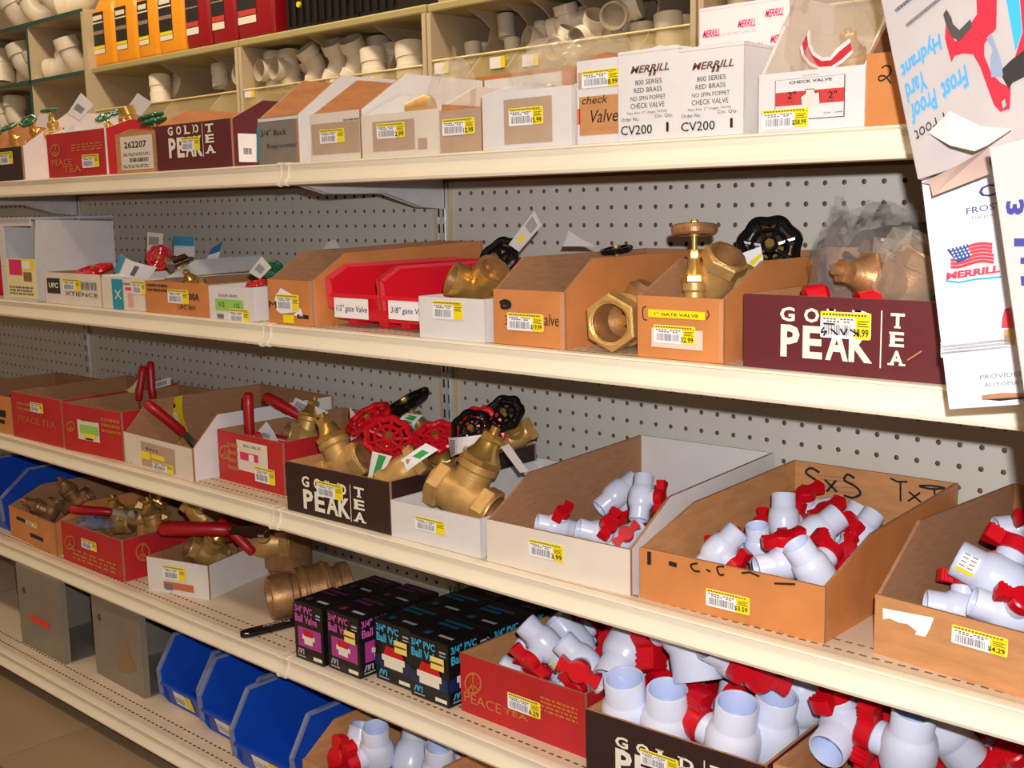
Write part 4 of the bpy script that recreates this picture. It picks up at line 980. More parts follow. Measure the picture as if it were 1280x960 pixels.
nv_box(mk(P2, .0, 0), .070, .074, .088, 'p', 'black and pink valve box with a pale yellow price sticker', GPK, True, True)
for k, p in enumerate((P1, P2)): nv_box(mk(p, .082, 0), .064 if k == 0 else .070, .074, .086, 'p', 'black and pink valve box in the second row' + (' behind the plain pink one' if k == 0 else ' behind the stickered pink one'), GPK)
lbb = [['black and blue valve box with a yellow sticker, beside the pink boxes', 'black and blue valve box with a yellow sticker, beside the red tea carton'], ['black and blue valve box in the middle row, towards the pink boxes', 'black and blue valve box in the middle row, towards the red tea carton'], ['black and blue valve box in the back row, towards the pink boxes', 'black and blue valve box in the back row, towards the red tea carton']]
for r_ in range(3):
    for k, p in enumerate((B1, B2)):
        q = B1 if k == 0 else B2
        nv_box(Matrix.Translation((q.x+.002*r_, B2.y+.004+.080*r_+(.006 if k == 0 else 0), zd)), .074, .076, .088-.001*r_, 'b', lbb[r_][k], GBL, r_ == 0, k == 1)

# ---------------------------------------------------------------- the leaning hydrant cartons
def zframe(O, x, z):
    z = z.normalized(); x = (x-z*x.dot(z)).normalized(); y = z.cross(x)
    return Matrix(((x.x, y.x, z.x, O.x), (x.y, y.y, z.y, O.y), (x.z, y.z, z.z, O.z), (0, 0, 0, 1)))
def long_box(label, M, W, D, H, mt, name='hydrant_carton', lid=True):
    b = Box(); b.M, b.W, b.D, b.H = M, W, D, H; t = b.root = thing(name, label, 'carton', M); th = .003
    for nm_, a, c in (('front_panel', (0, 0, 0), (W, th, H)), ('back_panel', (0, D-th, 0), (W, D, H)), ('side_panel', (0, th, 0), (th, D-th, H)), ('side_panel', (W-th, th, 0), (W, D-th, H))):
        m = MB(); m.box(a, c); m.build(nm_, mt, t, bevel=.0008)
    if lid:
        for z in (0, H-th):
            m = MB(); m.box((th, th, z), (W-th, D-th, z+th)); m.build('end_flap', mt, t)
    return b
def text3(b, s, p0, p1, pu, mt, bold=.02, out=.0009, rot=0):
    a = Vector(b.loc(*p0)); c = Vector(b.loc(*p1)); d = Vector(b.loc(*pu)); vs, fs, xa, xb, ya, yb = text_data(s, bold, 0)
    m = MB(); m.add([b.pt(*(a+(c-a)*((v.x-xa)/(xb-xa))+(d-a)*((v.y-ya)/(yb-ya))), 'front', out) for v in vs], fs); return m.build('lettering', mt, b.root)
HYW = mat('bright_white_card', (212, 212, 224), .45, var=.015, vscale=20); HYG = mat('scuffed_white_card', (172, 164, 162), .5, var=.05, vscale=25); NAVY = mat('navy_ink', (44, 46, 120), .6)
O = atZ(1186, 512, DZ[2]+.001); yO = O.y
Mw = zframe(O, atY(1282, 502, yO)-O, atY(1150, 215, yO+.005)-O)
HW = (atY(1151, 226, yO+.005)-O).length
b = long_box('bright white hydrant carton with a flag emblem, leaning on the second shelf edge', Mw, .15, .13, HW, HYW)
text(b, 'C', 1225, 248, 1244, 229, NAVY, bold=.01); text(b, 'FROST', 1209, 268, 1253, 252, NAVY); text(b, 'The pro', 1214, 276, 1242, 266, INKGR)
# emblem: waving striped flag over a red wordmark
def wave(x, y0): return y0-(x-1183)*.10+2.2*math.sin((x-1183)/9.)
for k in range(6):
    L = [(x, wave(x, 311+k*4.4)) for x in range(1190 + (22 if k < 3 else 0), 1244, 4)]
    stroke(b, [L], .0022, mat('flag_red', (214, 60, 70), .5), name='flag_stripe')
poly(b, [(1184, 312), (1211, 305), (1214, 322), (1198, 329)], mat('flag_blue', (44, 70, 140), .5), out=.0012, name='flag_canton')
m = MB()
for i in range(5):
    for j in range(4):
        u, v = b.loc(1190+i*4.6+j*2.0, 312-i*1.2+j*3.6); e = .0006; m.add([b.pt(u+a, v+c, 'front', .0016) for a, c in ((-e, -e), (e, -e), (e, e), (-e, e))], [(0, 1, 2, 3)])
m.build('flag_stars', CREAMINK, b.root)
text(b, 'MERRILL', 1183.5, 350, 1250, 331, mat('flag_red', (0, 0, 0)), bold=.05, shear=.15, out=.0014)
stroke(b, [[(1184, 351), (1200, 353), (1220, 349), (1252, 346)]], .0014, BLUEI, out=.0016, name='swoosh')
poly(b, [(1252, 410), (1253, 398), (1256, 386), (1264, 384), (1268, 410)], mat('flag_red', (0, 0, 0)), name='printed_knob'); poly(b, [(1255, 412), (1268, 412), (1268, 430), (1256, 431)], BRASSD, name='printed_fitting')
for k in range(4): rect(b, 1176, 428+k*4.2, 1262, 426.6+k*4.0, mat('pale_grey_ink', (214, 214, 220), .6), name='grey_rule')
text(b, 'PROVIDES', 1226, 474, 1278, 464, INKGR); text(b, 'AUTOMATIC', 1231, 484, 1290, 474, INKGR)
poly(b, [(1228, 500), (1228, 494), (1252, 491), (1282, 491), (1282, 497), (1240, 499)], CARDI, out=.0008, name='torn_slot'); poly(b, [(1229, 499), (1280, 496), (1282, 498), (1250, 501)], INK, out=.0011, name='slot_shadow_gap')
O2 = Mw @ Vector((0, -.006, HW+.0006))
Mu = zframe(O2, Mw.to_3x3() @ Vector((1, 0, 0)), atY(1098, -14, O2.y+.01)-O2)
b = long_box('scuffed white hydrant carton printed upside down, standing on the flag carton', Mu, .17, .12, .34, HYG, lid=False)
BLT = mat('blue_letter_ink', (74, 152, 206), .5)
text3(b, 'Hydrant', (1174, 35), (1125, 76), (1178, 61), BLT, .03); text3(b, 'Yard', (1156, 86), (1131, 106), (1161, 110), BLT, .03); text3(b, 'Proof', (1169, 109), (1138, 131), (1173, 135), BLT, .03); text3(b, 'Frost', (1207, 80), (1176, 104), (1212, 107), BLT, .03)
text3(b, '1 Foot', (1180, 140), (1143, 164), (1184, 156), INK, .0);
for (xa_, ya_), (xb_, yb_) in (((1152, -12), (1120, 14)), ((1186, -10), (1133, 33))):
    n_ = 9; L_ = [[(xa_+(xb_-xa_)*k/n_, ya_+(yb_-ya_)*k/n_), (xa_+(xb_-xa_)*(k+.72)/n_, ya_+(yb_-ya_)*(k+.72)/n_)] for k in range(n_)]
    stroke(b, L_, .0028, INKGR, name='fine_print')
R_ = mat('printed_red', (186, 40, 58), .4)
poly(b, [(1222, 18), (1221, -8), (1247, -8), (1246, 36), (1237, 46), (1231, 56), (1231, 70), (1240, 92), (1252, 104), (1264, 110), (1263, 136), (1251, 140), (1243, 131), (1236, 112), (1226, 84), (1217, 68), (1205, 67), (1194, 70), (1190, 78), (1186, 64), (1182, 48), (1183, 30), (1187, 40), (1195, 52), (1204, 44)], R_, out=.0010, name='printed_handle')
poly(b, [(1183, 30), (1180, 18), (1184, 12), (1190, 22), (1192, 30), (1200, 38), (1214, 24), (1216, 34), (1200, 52), (1190, 46)], mat('printed_dark_grey', (70, 62, 60), .5), out=.0013, name='printed_shade_piece')
poly(b, [(1250, 90), (1264, 76), (1282, 62), (1282, 96), (1266, 104), (1262, 112)], mat('printed_black', (40, 34, 34), .5), out=.0012, name='printed_shadow')  # shadow in the printed hydrant picture, drawn as flat black
poly(b, [(1234, 48), (1240, 42), (1246, 58), (1252, 76), (1255, 95), (1240, 97), (1239, 72), (1242, 62)], mat('printed_steel', (130, 142, 168), .4), out=.0014, name='printed_rod')
poly(b, [(1257, -8), (1274, -8), (1278, 40), (1270, 64)], BLUEI, out=.0008, name='printed_blue_band'); poly(b, [(1275, -8), (1290, -8), (1290, 60), (1268, 76), (1279, 40)], R_, out=.0009, name='printed_handle')
poly(b, [(1253, 128), (1257, 124), (1259, 132), (1255, 136)], mat('printed_teal', (120, 170, 150), .5), out=.0016, name='printed_bolt')
# torn bottom flaps hanging open
m = MB(); q = [b.M.inverted() @ atY(px, py, O2.y+dy) for px, py, dy in ((1160, 166, -.004), (1187, 139, -.004), (1224, 157, -.012), (1266, 161, -.02), (1234, 182, -.04), (1218, 189, -.045), (1188, 182, -.03))]
m.add(q, [tuple(range(7))]); m.build('torn_flap', mat('pale_flap_card', (224, 222, 226), .6), b.root)
m = MB(); q = [b.M.inverted() @ atY(px, py, O2.y+dy) for px, py, dy in ((1152, 229, -.002), (1162, 230, -.010), (1166, 245, -.03), (1238, 217, -.03), (1236, 184, -.004), (1200, 205, .0))]
m.add(q, [(0, 1, 5), (1, 2, 5), (2, 3, 4, 5)]); m.build('bottom_flap', mat('kraft_pink_flap', (206, 178, 168), .7), b.root)
O3 = atY(1284, 522, -.585); T3 = atY(1236, 184, -.575); z3 = (T3-O3).normalized(); X3 = atY(1340, 520, -.585)-O3
O3 = O3-z3*((O3.z-.012)/z3.z)          # the long carton stands on the floor
M3 = zframe(O3, X3, z3)
b = long_box('long plain white hydrant carton marked 3 sideways, standing on the floor before the flag carton', M3, .13, .09, (T3-O3).length, HYG)
text3(b, '3', (1281, 249), (1281, 268), (1258, 251), NAVY, .04); poly(b, [(1268, 298), (1284, 298), (1284, 308), (1268, 308)], NAVY, name='printed_bar'); poly(b, [(1276, 322), (1290, 322), (1290, 330), (1276, 330)], NAVY, name='printed_bar'); poly(b, [(1276, 345), (1290, 345), (1290, 358), (1277, 357)], NAVY, name='printed_bar')
# ================================================================ valves
def mesh_pvc_body():
    m = MB(); r, R = .0165, .0215
    p = [(-.018, .0, 1), (-.018, .0128, 1), (-.0370, .0138, 1), (-.0388, .0150), (-.0388, .0158), (-.0378, r), (-.020, r), (-.0185, .0172), (-.015, .0195), (-.0085, .0212), (0, R), (.0085, .0212), (.015, .0195), (.0185, .0172), (.020, r), (.0378, r), (.0388, .0158), (.0388, .0150), (.0370, .0138, 1), (.018, .0128, 1), (.018, 0, 1)]
    m.lathe(p, 24, 'X'); return m.mesh('body', [PVC, PVCI], 35)
def mesh_pvc_collar():
    m = MB(); m.lathe([(.015, .0135), (.0255, .0135), (.0268, .0125), (.0268, 0)], 20, 'Z'); return m.mesh('collar', PVC, 35)
def mesh_pvc_handle(long=False):
    m = MB(); L = .0265
    m.lathe([(.0272, .0), (.0272, .0145), (.039, .0140), (.0405, .012), (.0405, 0)], 20, 'Z')
    for s in (-1, 1):
        out = [(s*.008, -.0065), (s*.016, -.0055), (s*L, -.0092), (s*(L+.002), -.006), (s*(L+.002), .006), (s*L, .0092), (s*.016, .0055), (s*.008, .0065)]
        pts = [(x, y, .0276) for x, y in out]
        if s < 0: pts = pts[::-1]
        m.prism(pts, (0, 0, 0), (0, 0, .0135))
        for k in range(3):
            x = s*(L-.002-k*.004); m.box((x-.0010, -.0092+k*.0013, .029), (x+.0010, .0092-k*.0013, .0415))
    return m.mesh('handle', RED, 35)
PB, PC, PH = mesh_pvc_body(), mesh_pvc_collar(), mesh_pvc_handle()
def inz(b, px, py, zl): return atZ(px, py, b.M.translation.z+zl)
def iny(b, px, py, dy):
    """point of the picture ray at depth dy behind the carton front, drawn nearer until it lies between the carton sides"""
    while True:
        P = atPlane(px, py, b.M @ Vector((0, dy, 0)), b.M.to_3x3() @ Vector((0, 1, 0))); l = b.M.inverted() @ P
        if l.x-b.fl*dy/b.D > .018 or dy < .03: return P
        dy -= .01
SPV = [(-.030, 0, 0, .0165), (-.016, 0, 0, .0172), (0, 0, 0, .0212), (.016, 0, 0, .0172), (.030, 0, 0, .0165), (0, 0, .034, .0135)]
def sp_pvc(turn):
    c, q = math.cos(math.radians(turn)), math.sin(math.radians(turn)); return SPV+[(d*c, d*q, .034, r) for d, r in ((-.015, .007), (.015, .007), (-.024, .008), (.024, .008))]
SPG = [(-.022, 0, 0, .0205), (0, 0, 0, .020), (.022, 0, 0, .0205), (0, 0, .030, .0185), (0, 0, .050, .0125)]
SPW = SPG+[(.029*math.cos(k*PI/4), .029*math.sin(k*PI/4), .080, .006) for k in range(8)]
SPB = [(-.022, 0, 0, .0185), (0, 0, 0, .019), (.022, 0, 0, .0185), (.03, 0, .036, .006), (.05, 0, .039, .007), (.07, 0, .042, .009), (.09, 0, .042, .009), (.112, 0, .042, .009)]
def keep(b, o, sp): b.cont.append((o, sp))
def box_of(P):
    best = None
    for b in BOXES:
        l = b.M.inverted() @ P
        if -.01 < l.x < b.W+b.fr+.01 and -.01 < l.y < b.D+.01 and -.01 < l.z < .17:
            if best is None or l.z < best[0]: best = (l.z, b)
    return best[1] if best else None
def relax():
    import numpy as np
    for b in BOXES:
        n = len(b.cont)
        if not n: continue
        Mi = b.M.inverted(); loc = np.array([tuple(Mi @ o.matrix_basis.translation) for o, _ in b.cont]); p0 = loc.copy()
        off, rad, idx = [], [], []
        for i, (o, sp) in enumerate(b.cont):
            A = (Mi @ o.matrix_basis).to_3x3(); sc = A.col[0].length
            for x, y, z, r in sp: off.append(tuple(A @ Vector((x, y, z)))); rad.append(r*sc); idx.append(i)
        off, rad, idx = np.array(off), np.array(rad), np.array(idx)
        diff = idx[:, None] != idx[None, :]; rs = rad[:, None]+rad[None, :]
        for it in range(160):
            c = loc[idx]+off
            d = c[:, None, :]-c[None, :, :]; L = np.linalg.norm(d, axis=2)+1e-9
            ov = np.where(diff, np.clip(rs-L, 0, None), 0)
            push = (d/L[..., None]*ov[..., None]).sum(1)
            mv = np.zeros_like(loc); np.add.at(mv, idx, push*.22)
            lim = .004; ln = np.linalg.norm(mv, axis=1, keepdims=True); mv *= np.minimum(1, lim/np.maximum(ln, 1e-9))
            loc = loc+mv+(p0-loc)*.03
            c = loc[idx]+off; e = TH+.0012
            hs = np.where(c[:, 1] < b.s1, b.hf+(b.hb-b.hf)*np.clip(c[:, 1]/max(b.s1, 1e-4), 0, 1), b.hb+(b.zb-b.hb)*np.clip((c[:, 1]-b.s1)/max(b.D-b.s1, 1e-4), 0, 1))
            fx = np.zeros_like(loc); 
            def worst(val, ax, sg):
                for i in range(n):
                    v = val[idx == i].max()
                    if v > 0: fx[i, ax] += sg*min(v, .01)
            worst(e-(c[:, 2]-rad), 2, 1)
            worst(np.where(c[:, 2]-rad*.5 < b.hf, e-(c[:, 1]-rad), -1), 1, 1)
            worst(np.where(c[:, 2]-rad*.5 < hs, e+b.fl*c[:, 1]/b.D-(c[:, 0]-rad), -1), 0, 1)
            worst(np.where(c[:, 2]-rad*.5 < hs, (c[:, 0]+rad)-(b.W+b.fr*c[:, 1]/b.D-e), -1), 0, -1)
            worst(c[:, 1]+rad-(b.D-e), 1, -1)
            loc = loc+fx*.8
        for i, (o, _) in enumerate(b.cont):
            Mn = o.matrix_basis.copy(); Mn.translation = b.M @ Vector(loc[i]); o.matrix_world = Mn
def pvc(P, th, ph, ht, hp, s, label, group, turn=0, stick=0):
    """white ball valve: bore along view_dir(th, ph), stem along view_dir(ht, hp)"""
    M = frame(P, view_dir(th, ph), view_dir(ht, hp), s)
    t = thing('plastic_ball_valve', label, 'valve', M, group)
    link('body', PB, t); link('collar', PC, t); h = link('handle', PH, t)
    if CUR[0]: keep(CUR[0], t, sp_pvc(turn))
    h.matrix_local = Matrix.Rotation(math.radians(turn), 4, 'Z')
    if stick:
        m = MB(); n = 5; r = .0168
        for k in range(n):
            a0, a1 = math.radians(stick-28+k*12), math.radians(stick-16+k*12)
            m.add([(x, r*math.cos(a), r*math.sin(a)) for x, a in ((-.036, a0), (-.021, a0), (-.021, a1), (-.036, a1))], [(0, 1, 2, 3)], 0 if k < 4 else 1)
            if k < 4:
                for j in range(2): m.add([(x, (r+.0003)*math.cos(a), (r+.0003)*math.sin(a)) for x, a in ((-.035+j*.007, a0+.03), (-.030+j*.007, a0+.03), (-.030+j*.007, a0+.09), (-.035+j*.007, a0+.09))], [(0, 1, 2, 3)], 2)
        m.build('price_sticker', [STW, STY, BAR], t)
    return t
CUR = [None]
def batch(b, group, lst, base):
    CUR[0] = b; kf = .88 if b in (C_SXS, C_RT, C_BIG) else 1.
    for q in lst:
        px, py, zl, th, ph, ht, hp, s = q[:8]; turn = q[8] if len(q) > 8 else 0; lb = q[9] if len(q) > 9 and q[9] else base; st = q[10] if len(q) > 10 else 0
        pvc(inz(b, px, py, zl*(.85 if kf < 1 else 1)), th, ph, ht, hp, s*kf, lb, group, turn, st)
# wide white-fronted bin, third shelf
g = 'plastic valves in the wide white-fronted bin'
batch(C_BIG, g, [
    (677, 654, .030, -12, -10, 115, 30, .80, 60, 'white plastic valve with raised red handle against the brown side of the white bin'),
    (772, 628, .040, 38, -15, -60, -10, .95, 0, 'white plastic valve lying with its open mouth towards the front of the white bin'),
    (801, 628, .075, 80, -20, 10, 30, .85, 0, 'white plastic valve standing on end with its red handle pointing up in the white bin'),
    (752, 674, .022, -15, -10, 100, 50, .90, 70, 'white plastic valve under a wide red handle at the front of the white bin'),
    (783, 672, .030, 40, -10, 70, 55, .75, 0, 'white plastic valve half hidden in the white bin against the SxS bin')], '')
g = 'plastic valves in the SxS bin'
base = 'white plastic valve with red handle in the SxS bin heap'
batch(C_SXS, g, [
    (905, 685, .050, 48, 5, -70, 35, .95, 20, 'white plastic valve with its plain socket raised beside the brown side of the SxS bin'),
    (985, 652, .072, 88, -10, 0, -40, .95, 0, 'white plastic valve standing upright with a sticker on its socket in the SxS bin', 250),
    (955, 672, .040, 20, 0, 110, 40, .85, 60, base), (1028, 662, .060, 15, -10, 100, 20, 1.0, 20, base),
    (1034, 672, .080, 37, -5, -50, -20, 1.05, 90, 'white plastic valve lying on top of the heap across the SxS bin'),
    (982, 702, .060, 10, -5, 92, 15, .95, 10, 'white plastic valve under a wide flat red handle facing the front of the SxS bin'),
    (1018, 714, .062, 125, 10, 40, -30, 1.05, 0, 'white plastic valve tipped with its socket up at the front of the SxS bin'),
    (943, 690, .045, 100, 20, 10, 10, .9, 0, base), (1062, 665, .050, 60, 0, 150, 20, .95, 0, base), (1052, 700, .045, 30, -10, 120, 30, .9, 40, base),
    (1072, 678, .065, 50, -10, 140, 30, .9, 80, base), (1008, 640, .060, 10, 0, 95, 30, .95, 20, base), (890, 694, .030, 15, 0, 100, 30, .85, 0, base)], base)
g = 'plastic valves in the torn-paper bin'
base = 'white plastic valve with red handle in the torn-paper bin'
batch(C_RT, g, [
    (1262, 662, .085, 5, 0, 100, 60, 1.05, 0, 'white plastic valve with its red handle laid along it, top of the torn-paper bin'),
    (1258, 700, .060, 20, 0, 60, 40, 1.0, 0, base),
    (1245, 728, .075, -28, 20, 70, -20, 1.25, 0, 'white plastic valve with a yellow sticker on its mouth in the torn-paper bin', 200),
    (1206, 760, .042, -8, 10, 60, -10, 1.0, 0, 'white plastic valve lying low along the front of the torn-paper bin'),
    (1262, 768, .055, -20, 10, 95, 50, 1.0, 0, base), (1285, 715, .060, 10, 10, 90, 40, 1.1, 0, base)], base)
g = 'plastic valves in the red tea carton'
base = 'white plastic valve with red handle in the red tea carton'
batch(C_PEACE, g, [
    (676, 822, .065, 142, 0, -120, 20, .95, 0, 'white plastic valve with its mouth raised over the side of the red tea carton'),
    (684, 838, .085, 135, -5, -150, 30, .95, 0, 'white plastic valve with a printed label around its body in the red tea carton', 90),
    (728, 800, .085, 130, 0, 20, -30, 1.05, 0, 'long white plastic valve lying at the back of the red tea carton'),
    (728, 832, .105, 135, -5, 150, 50, .95, 20, 'white plastic valve crossing the middle of the red tea carton', 80),
    (735, 850, .080, 120, 0, 195, 50, .95, 0, base), (760, 796, .080, 20, 0, 100, 20, .95, 20, base), (775, 826, .090, 60, -10, 170, 40, .95, 0, base), (650, 850, .055, 150, 0, 60, 40, .9, 0, base), (700, 870, .060, 120, 10, 200, 30, .9, 0, base), (785, 800, .070, 40, 0, 130, 40, .95, 0, base), (757, 830, .060, 100, 0, 10, 20, .95, 0, base)], base)
g = 'plastic valves in the dark maroon tea carton'
base = 'large white plastic valve heaped in the dark maroon tea carton'
up = 'large white plastic valve standing with its open mouth up in the dark maroon tea carton'
batch(C_GP4, g, [
    (771, 880, .085, 97, 22, 10, -30, 1.42, 0, 'large white plastic valve standing open end up next to the red tea carton'),
    (821, 897, .085, 92, 22, 10, -50, 1.42, 0, up), (877, 914, .085, 88, 22, 170, -50, 1.42, 0, up), (939, 924, .085, 86, 22, 170, -40, 1.40, 0, up), (991, 887, .100, 88, 18, 190, -40, 1.40, 0, 'large white plastic valve with a price sticker on its upright socket', 300),
    (806, 834, .115, -128, 35, -40, -30, 1.35, 0, 'large white plastic valve tipped with its mouth facing out above the red tea carton'),
    (862, 834, .130, -83, 15, 170, -40, 1.70, 0, 'largest white plastic valve, upended in the dark maroon tea carton', 60),
    (928, 866, .110, -30, -20, -40, 75, 1.25, 10, 'large white plastic valve with its round red hub facing out'),
    (905, 908, .07, 80, 0, 60, 60, 1.2, 0, base), (970, 860, .085, -20, 0, 70, 50, 1.2, 0, base), (1022, 872, .085, 70, 0, 80, 60, 1.2, 0, base), (898, 838, .09, 20, 0, 100, 40, 1.2, 0, base), (905, 880, .06, 20, 0, 100, 40, 1.2, 0, base), (850, 868, .06, 80, 0, 0, 40, 1.2, 0, base)], base)
g = 'plastic valves in the end brown carton'
base = 'white plastic valve heaped in the end brown carton of the fourth shelf'
batch(C_4E, g, [
    (1072, 924, .085, -148, 40, 60, -30, 1.25, 0, 'white plastic valve with its round mouth facing out in the end brown carton'),
    (1132, 945, .100, 90, 22, 160, -40, 1.30, 0, 'white plastic valve standing open end up in the end brown carton', 300),
    (1172, 925, .095, 130, 0, 40, -40, 1.35, 0, 'long white plastic valve slanting down in the end brown carton'),
    (1108, 918, .085, 20, -10, 105, 50, 1.1, 20, base), (1130, 900, .080, 10, 0, 95, 40, 1.1, 0, base), (1230, 928, .085, -10, 0, 95, 60, 1.25, 20, base), (1192, 908, .060, -20, 0, 80, 30, 1.2, 0, base), (1085, 950, .06, 40, 0, 130, 40, 1.1, 0, base), (1262, 952, .07, 40, 0, 130, 30, 1.2, 0, base), (1205, 960, .06, 10, 0, 100, 30, 1.2, 0, base)], base)
g = 'plastic valves in the base shelf carton'
batch(C_5, g, [
    (475, 942, .085, 90, 22, 190, 30, 1.15, 0, 'white plastic valve standing open end up beside the red handle in the base shelf carton'),
    (513, 948, .075, 80, -25, 0, -30, 1.25, 0, 'white plastic valve with its round middle upmost in the base shelf carton'),
    (553, 962, .085, 90, 22, 10, -30, 1.2, 0, 'white plastic valve with a label on its upright socket in the base shelf carton', 300),
    (446, 942, .070, 80, 0, 175, 50, 1.1, 0, 'white plastic valve showing its red handle beside the sloping side of the base shelf carton'), (584, 962, .07, 80, 0, 10, 30, 1.2, 0, 'white plastic valve mostly hidden under the fourth shelf in the base carton')], '')

# ---------------------------------------------------------------- brass valves
def hexp(m, t0, t1, r, axis='X', mi=0, M=None): m.lathe([(t0, r*.76), (t0, r*.93), (t0+.0015, r), (t1-.0015, r), (t1, r*.93), (t1, r*.76)], 6, axis, M, mi, caps=axis != 'X')
def mesh_gate_body():
    m = MB(); m.lathe([(-.012, .0, 1), (-.012, .0135, 1), (-.0315, .0145, 1), (-.032, .0175), (-.03, .0185), (-.018, .0185), (-.012, .0185), (-.006, .020), (.006, .020), (.012, .0185), (.018, .0185), (.03, .0185), (.032, .0175), (.0315, .0145, 1), (.012, .0135, 1), (.012, 0, 1)], 20, 'X')
    hexp(m, -.0305, -.017, .0222); hexp(m, .017, .0305, .0222)
    m.lathe([(0, .0165), (.026, .0165), (.028, .019), (.034, .019)], 18, 'Z'); return m.mesh('body', [BRASSD, BRONZE], 35)
def mesh_bonnet():
    m = MB(); hexp(m, .034, .041, .020, 'Z'); m.lathe([(.041, .0165), (.047, .012), (.055, .0095)], 18, 'Z'); hexp(m, .055, .063, .0105, 'Z'); return m.mesh('bonnet', BRASS, 35)
def mesh_stem():
    m = MB(); m.lathe([(.063, .0045), (.088, .0045), (.088, 0)], 12, 'Z'); return m.mesh('stem', BRASS, 35)
def mesh_wheel(R=.031, lobes=9):
    m = MB(); z = .080; n = 72
    m.tube([(R*(1+.055*math.cos(lobes*2*PI*k/n))*math.cos(2*PI*k/n), R*(1+.055*math.cos(lobes*2*PI*k/n))*math.sin(2*PI*k/n), z) for k in range(n)], .0048, 8, closed=True)
    m.tube([(R*.62*math.cos(2*PI*k/24), R*.62*math.sin(2*PI*k/24), z-.001) for k in range(24)], .0032, 6, closed=True)
    for k in range(lobes):
        a = 2*PI*k/lobes; m.tube([(R*.2*math.cos(a), R*.2*math.sin(a), z-.002), (R*.98*math.cos(a), R*.98*math.sin(a), z)], .0027, 6)
    m.lathe([(z-.006, .0095), (z+.003, .0095), (z+.003, .0)], 16, 'Z'); return m
WHR = mesh_wheel().mesh('handwheel', REDP, 40); WHB = mesh_wheel(.030, 7).mesh('handwheel', BLACKP, 40); WHG = mesh_wheel(.026, 6).mesh('handwheel', GREENP, 40); WHZ = mesh_wheel(.030, 4).mesh('handwheel', BRONZE, 40)
def mesh_nut():
    m = MB(); hexp(m, .083, .0885, .0058, 'Z'); return m.mesh('wheel_nut', BRASS)
GB, GBN, GS, GN = mesh_gate_body(), mesh_bonnet(), mesh_stem(), mesh_nut()
_m = MB(); _m.lathe([(.063, .0045), (.069, .0045), (.069, 0)], 12, 'Z'); GSS = _m.mesh('stem', BRASS, 35)
def darker(me):
    q = me.copy()
    for k in range(len(q.materials)): q.materials[k] = BRONZE
    return q
DK = {}
def bronze_or_shaded(t):       # casting in dark bronze; on the fourth shelf it paints shade over brass
    for ch in list(t.children)+[g_ for c_ in t.children for g_ in c_.children]:
        if ch.type == 'MESH' and ch.data.materials and ch.data.materials[0] in (BRASS, BRASSD):
            if ch.data.name not in DK: DK[ch.data.name] = darker(ch.data)
            ch.data = DK[ch.data.name]
    return t
def gate(P, th, ph, ht, hp, s, wheel, label, group=None):
    bx_ = box_of(P)
    """gate valve; P is the centre of its handwheel when at='w'"""
    M = frame(P, view_dir(th, ph), view_dir(ht, hp), s)
    t = thing('gate_valve', label, 'valve', M, group); link('body', GB, t); link('bonnet', GBN, t); link('stem', GS if wheel is not None else GSS, t)
    if wheel is not None: w_ = link('handwheel', wheel, t); link('wheel_nut', GN, w_)
    if bx_: keep(bx_, t, SPG if wheel is None else SPW)
    return t
def gate_w(P, th, ph, ht, hp, s, wheel, label, group=None):
    z = view_dir(ht, hp); x = view_dir(th, ph); x = x.normalized(); z = (z-x*z.dot(x)).normalized()
    return gate(P-z*.080*s, th, ph, ht, hp, s, wheel, label, group)
def mesh_ball_body():
    m = MB(); m.lathe([(-.010, .0, 1), (-.010, .0120, 1), (-.0305, .0130, 1), (-.031, .0155), (-.029, .0165), (-.016, .0165), (-.010, .0185), (0, .0195), (.010, .0185), (.016, .0165), (.029, .0165), (.031, .0155), (.0305, .0130, 1), (.010, .012, 1), (.01, 0, 1)], 20, 'X'); hexp(m, -.030, -.018, .0200); hexp(m, .018, .030, .0200)
    m.lathe([(0, .010), (.024, .010), (.026, .008), (.030, .008)], 14, 'Z'); return m.mesh('body', [BRASSD, BRONZE], 35)
def mesh_lever():
    m = MB(); m.prism([(-.010, -.008, .030), (.012, -.008, .030), (.03, -.006, .036), (.06, -.006, .040), (.06, .006, .040), (.03, .006, .036), (.012, .008, .030), (-.010, .008, .030)], (0, 0, 0), (0, 0, .0022)); hexp(m, .0322, .038, .0075, 'Z'); return m.mesh('lever', CHROME, 30)
def mesh_sleeve(mt):
    m = MB(); m.tube([(.038, 0, .039), (.042, 0, .0395), (.06, 0, .0415), (.10, 0, .0425), (.118, 0, .0425), (.122, 0, .0425)], [.0065, .0085, .0088, .0092, .0085, .005], 12)
    me = m.mesh('grip', mt, 50); return me
BBD, BLV, BSR, BSB = mesh_ball_body(), mesh_lever(), mesh_sleeve(REDV), mesh_sleeve(BLACKP)
def ball(P, th, ph, ht, hp, s, label, group=None, grip=None, turn=0):
    """lever ball valve; lever runs along view_dir(th, ph) when turn is 0; P is the middle of the red grip"""
    x = view_dir(th, ph).normalized(); z = view_dir(ht, hp); z = (z-x*z.dot(x)).normalized()
    M = frame(P-(x*.082+z*.042)*s, x, z, s); t = thing('lever_ball_valve', label, 'valve', M, group)
    b_ = link('body', BBD, t); b_.matrix_local = Matrix.Rotation(math.radians(turn), 4, 'Z'); l = link('lever', BLV, t); link('grip', grip or BSR, l)
    return t
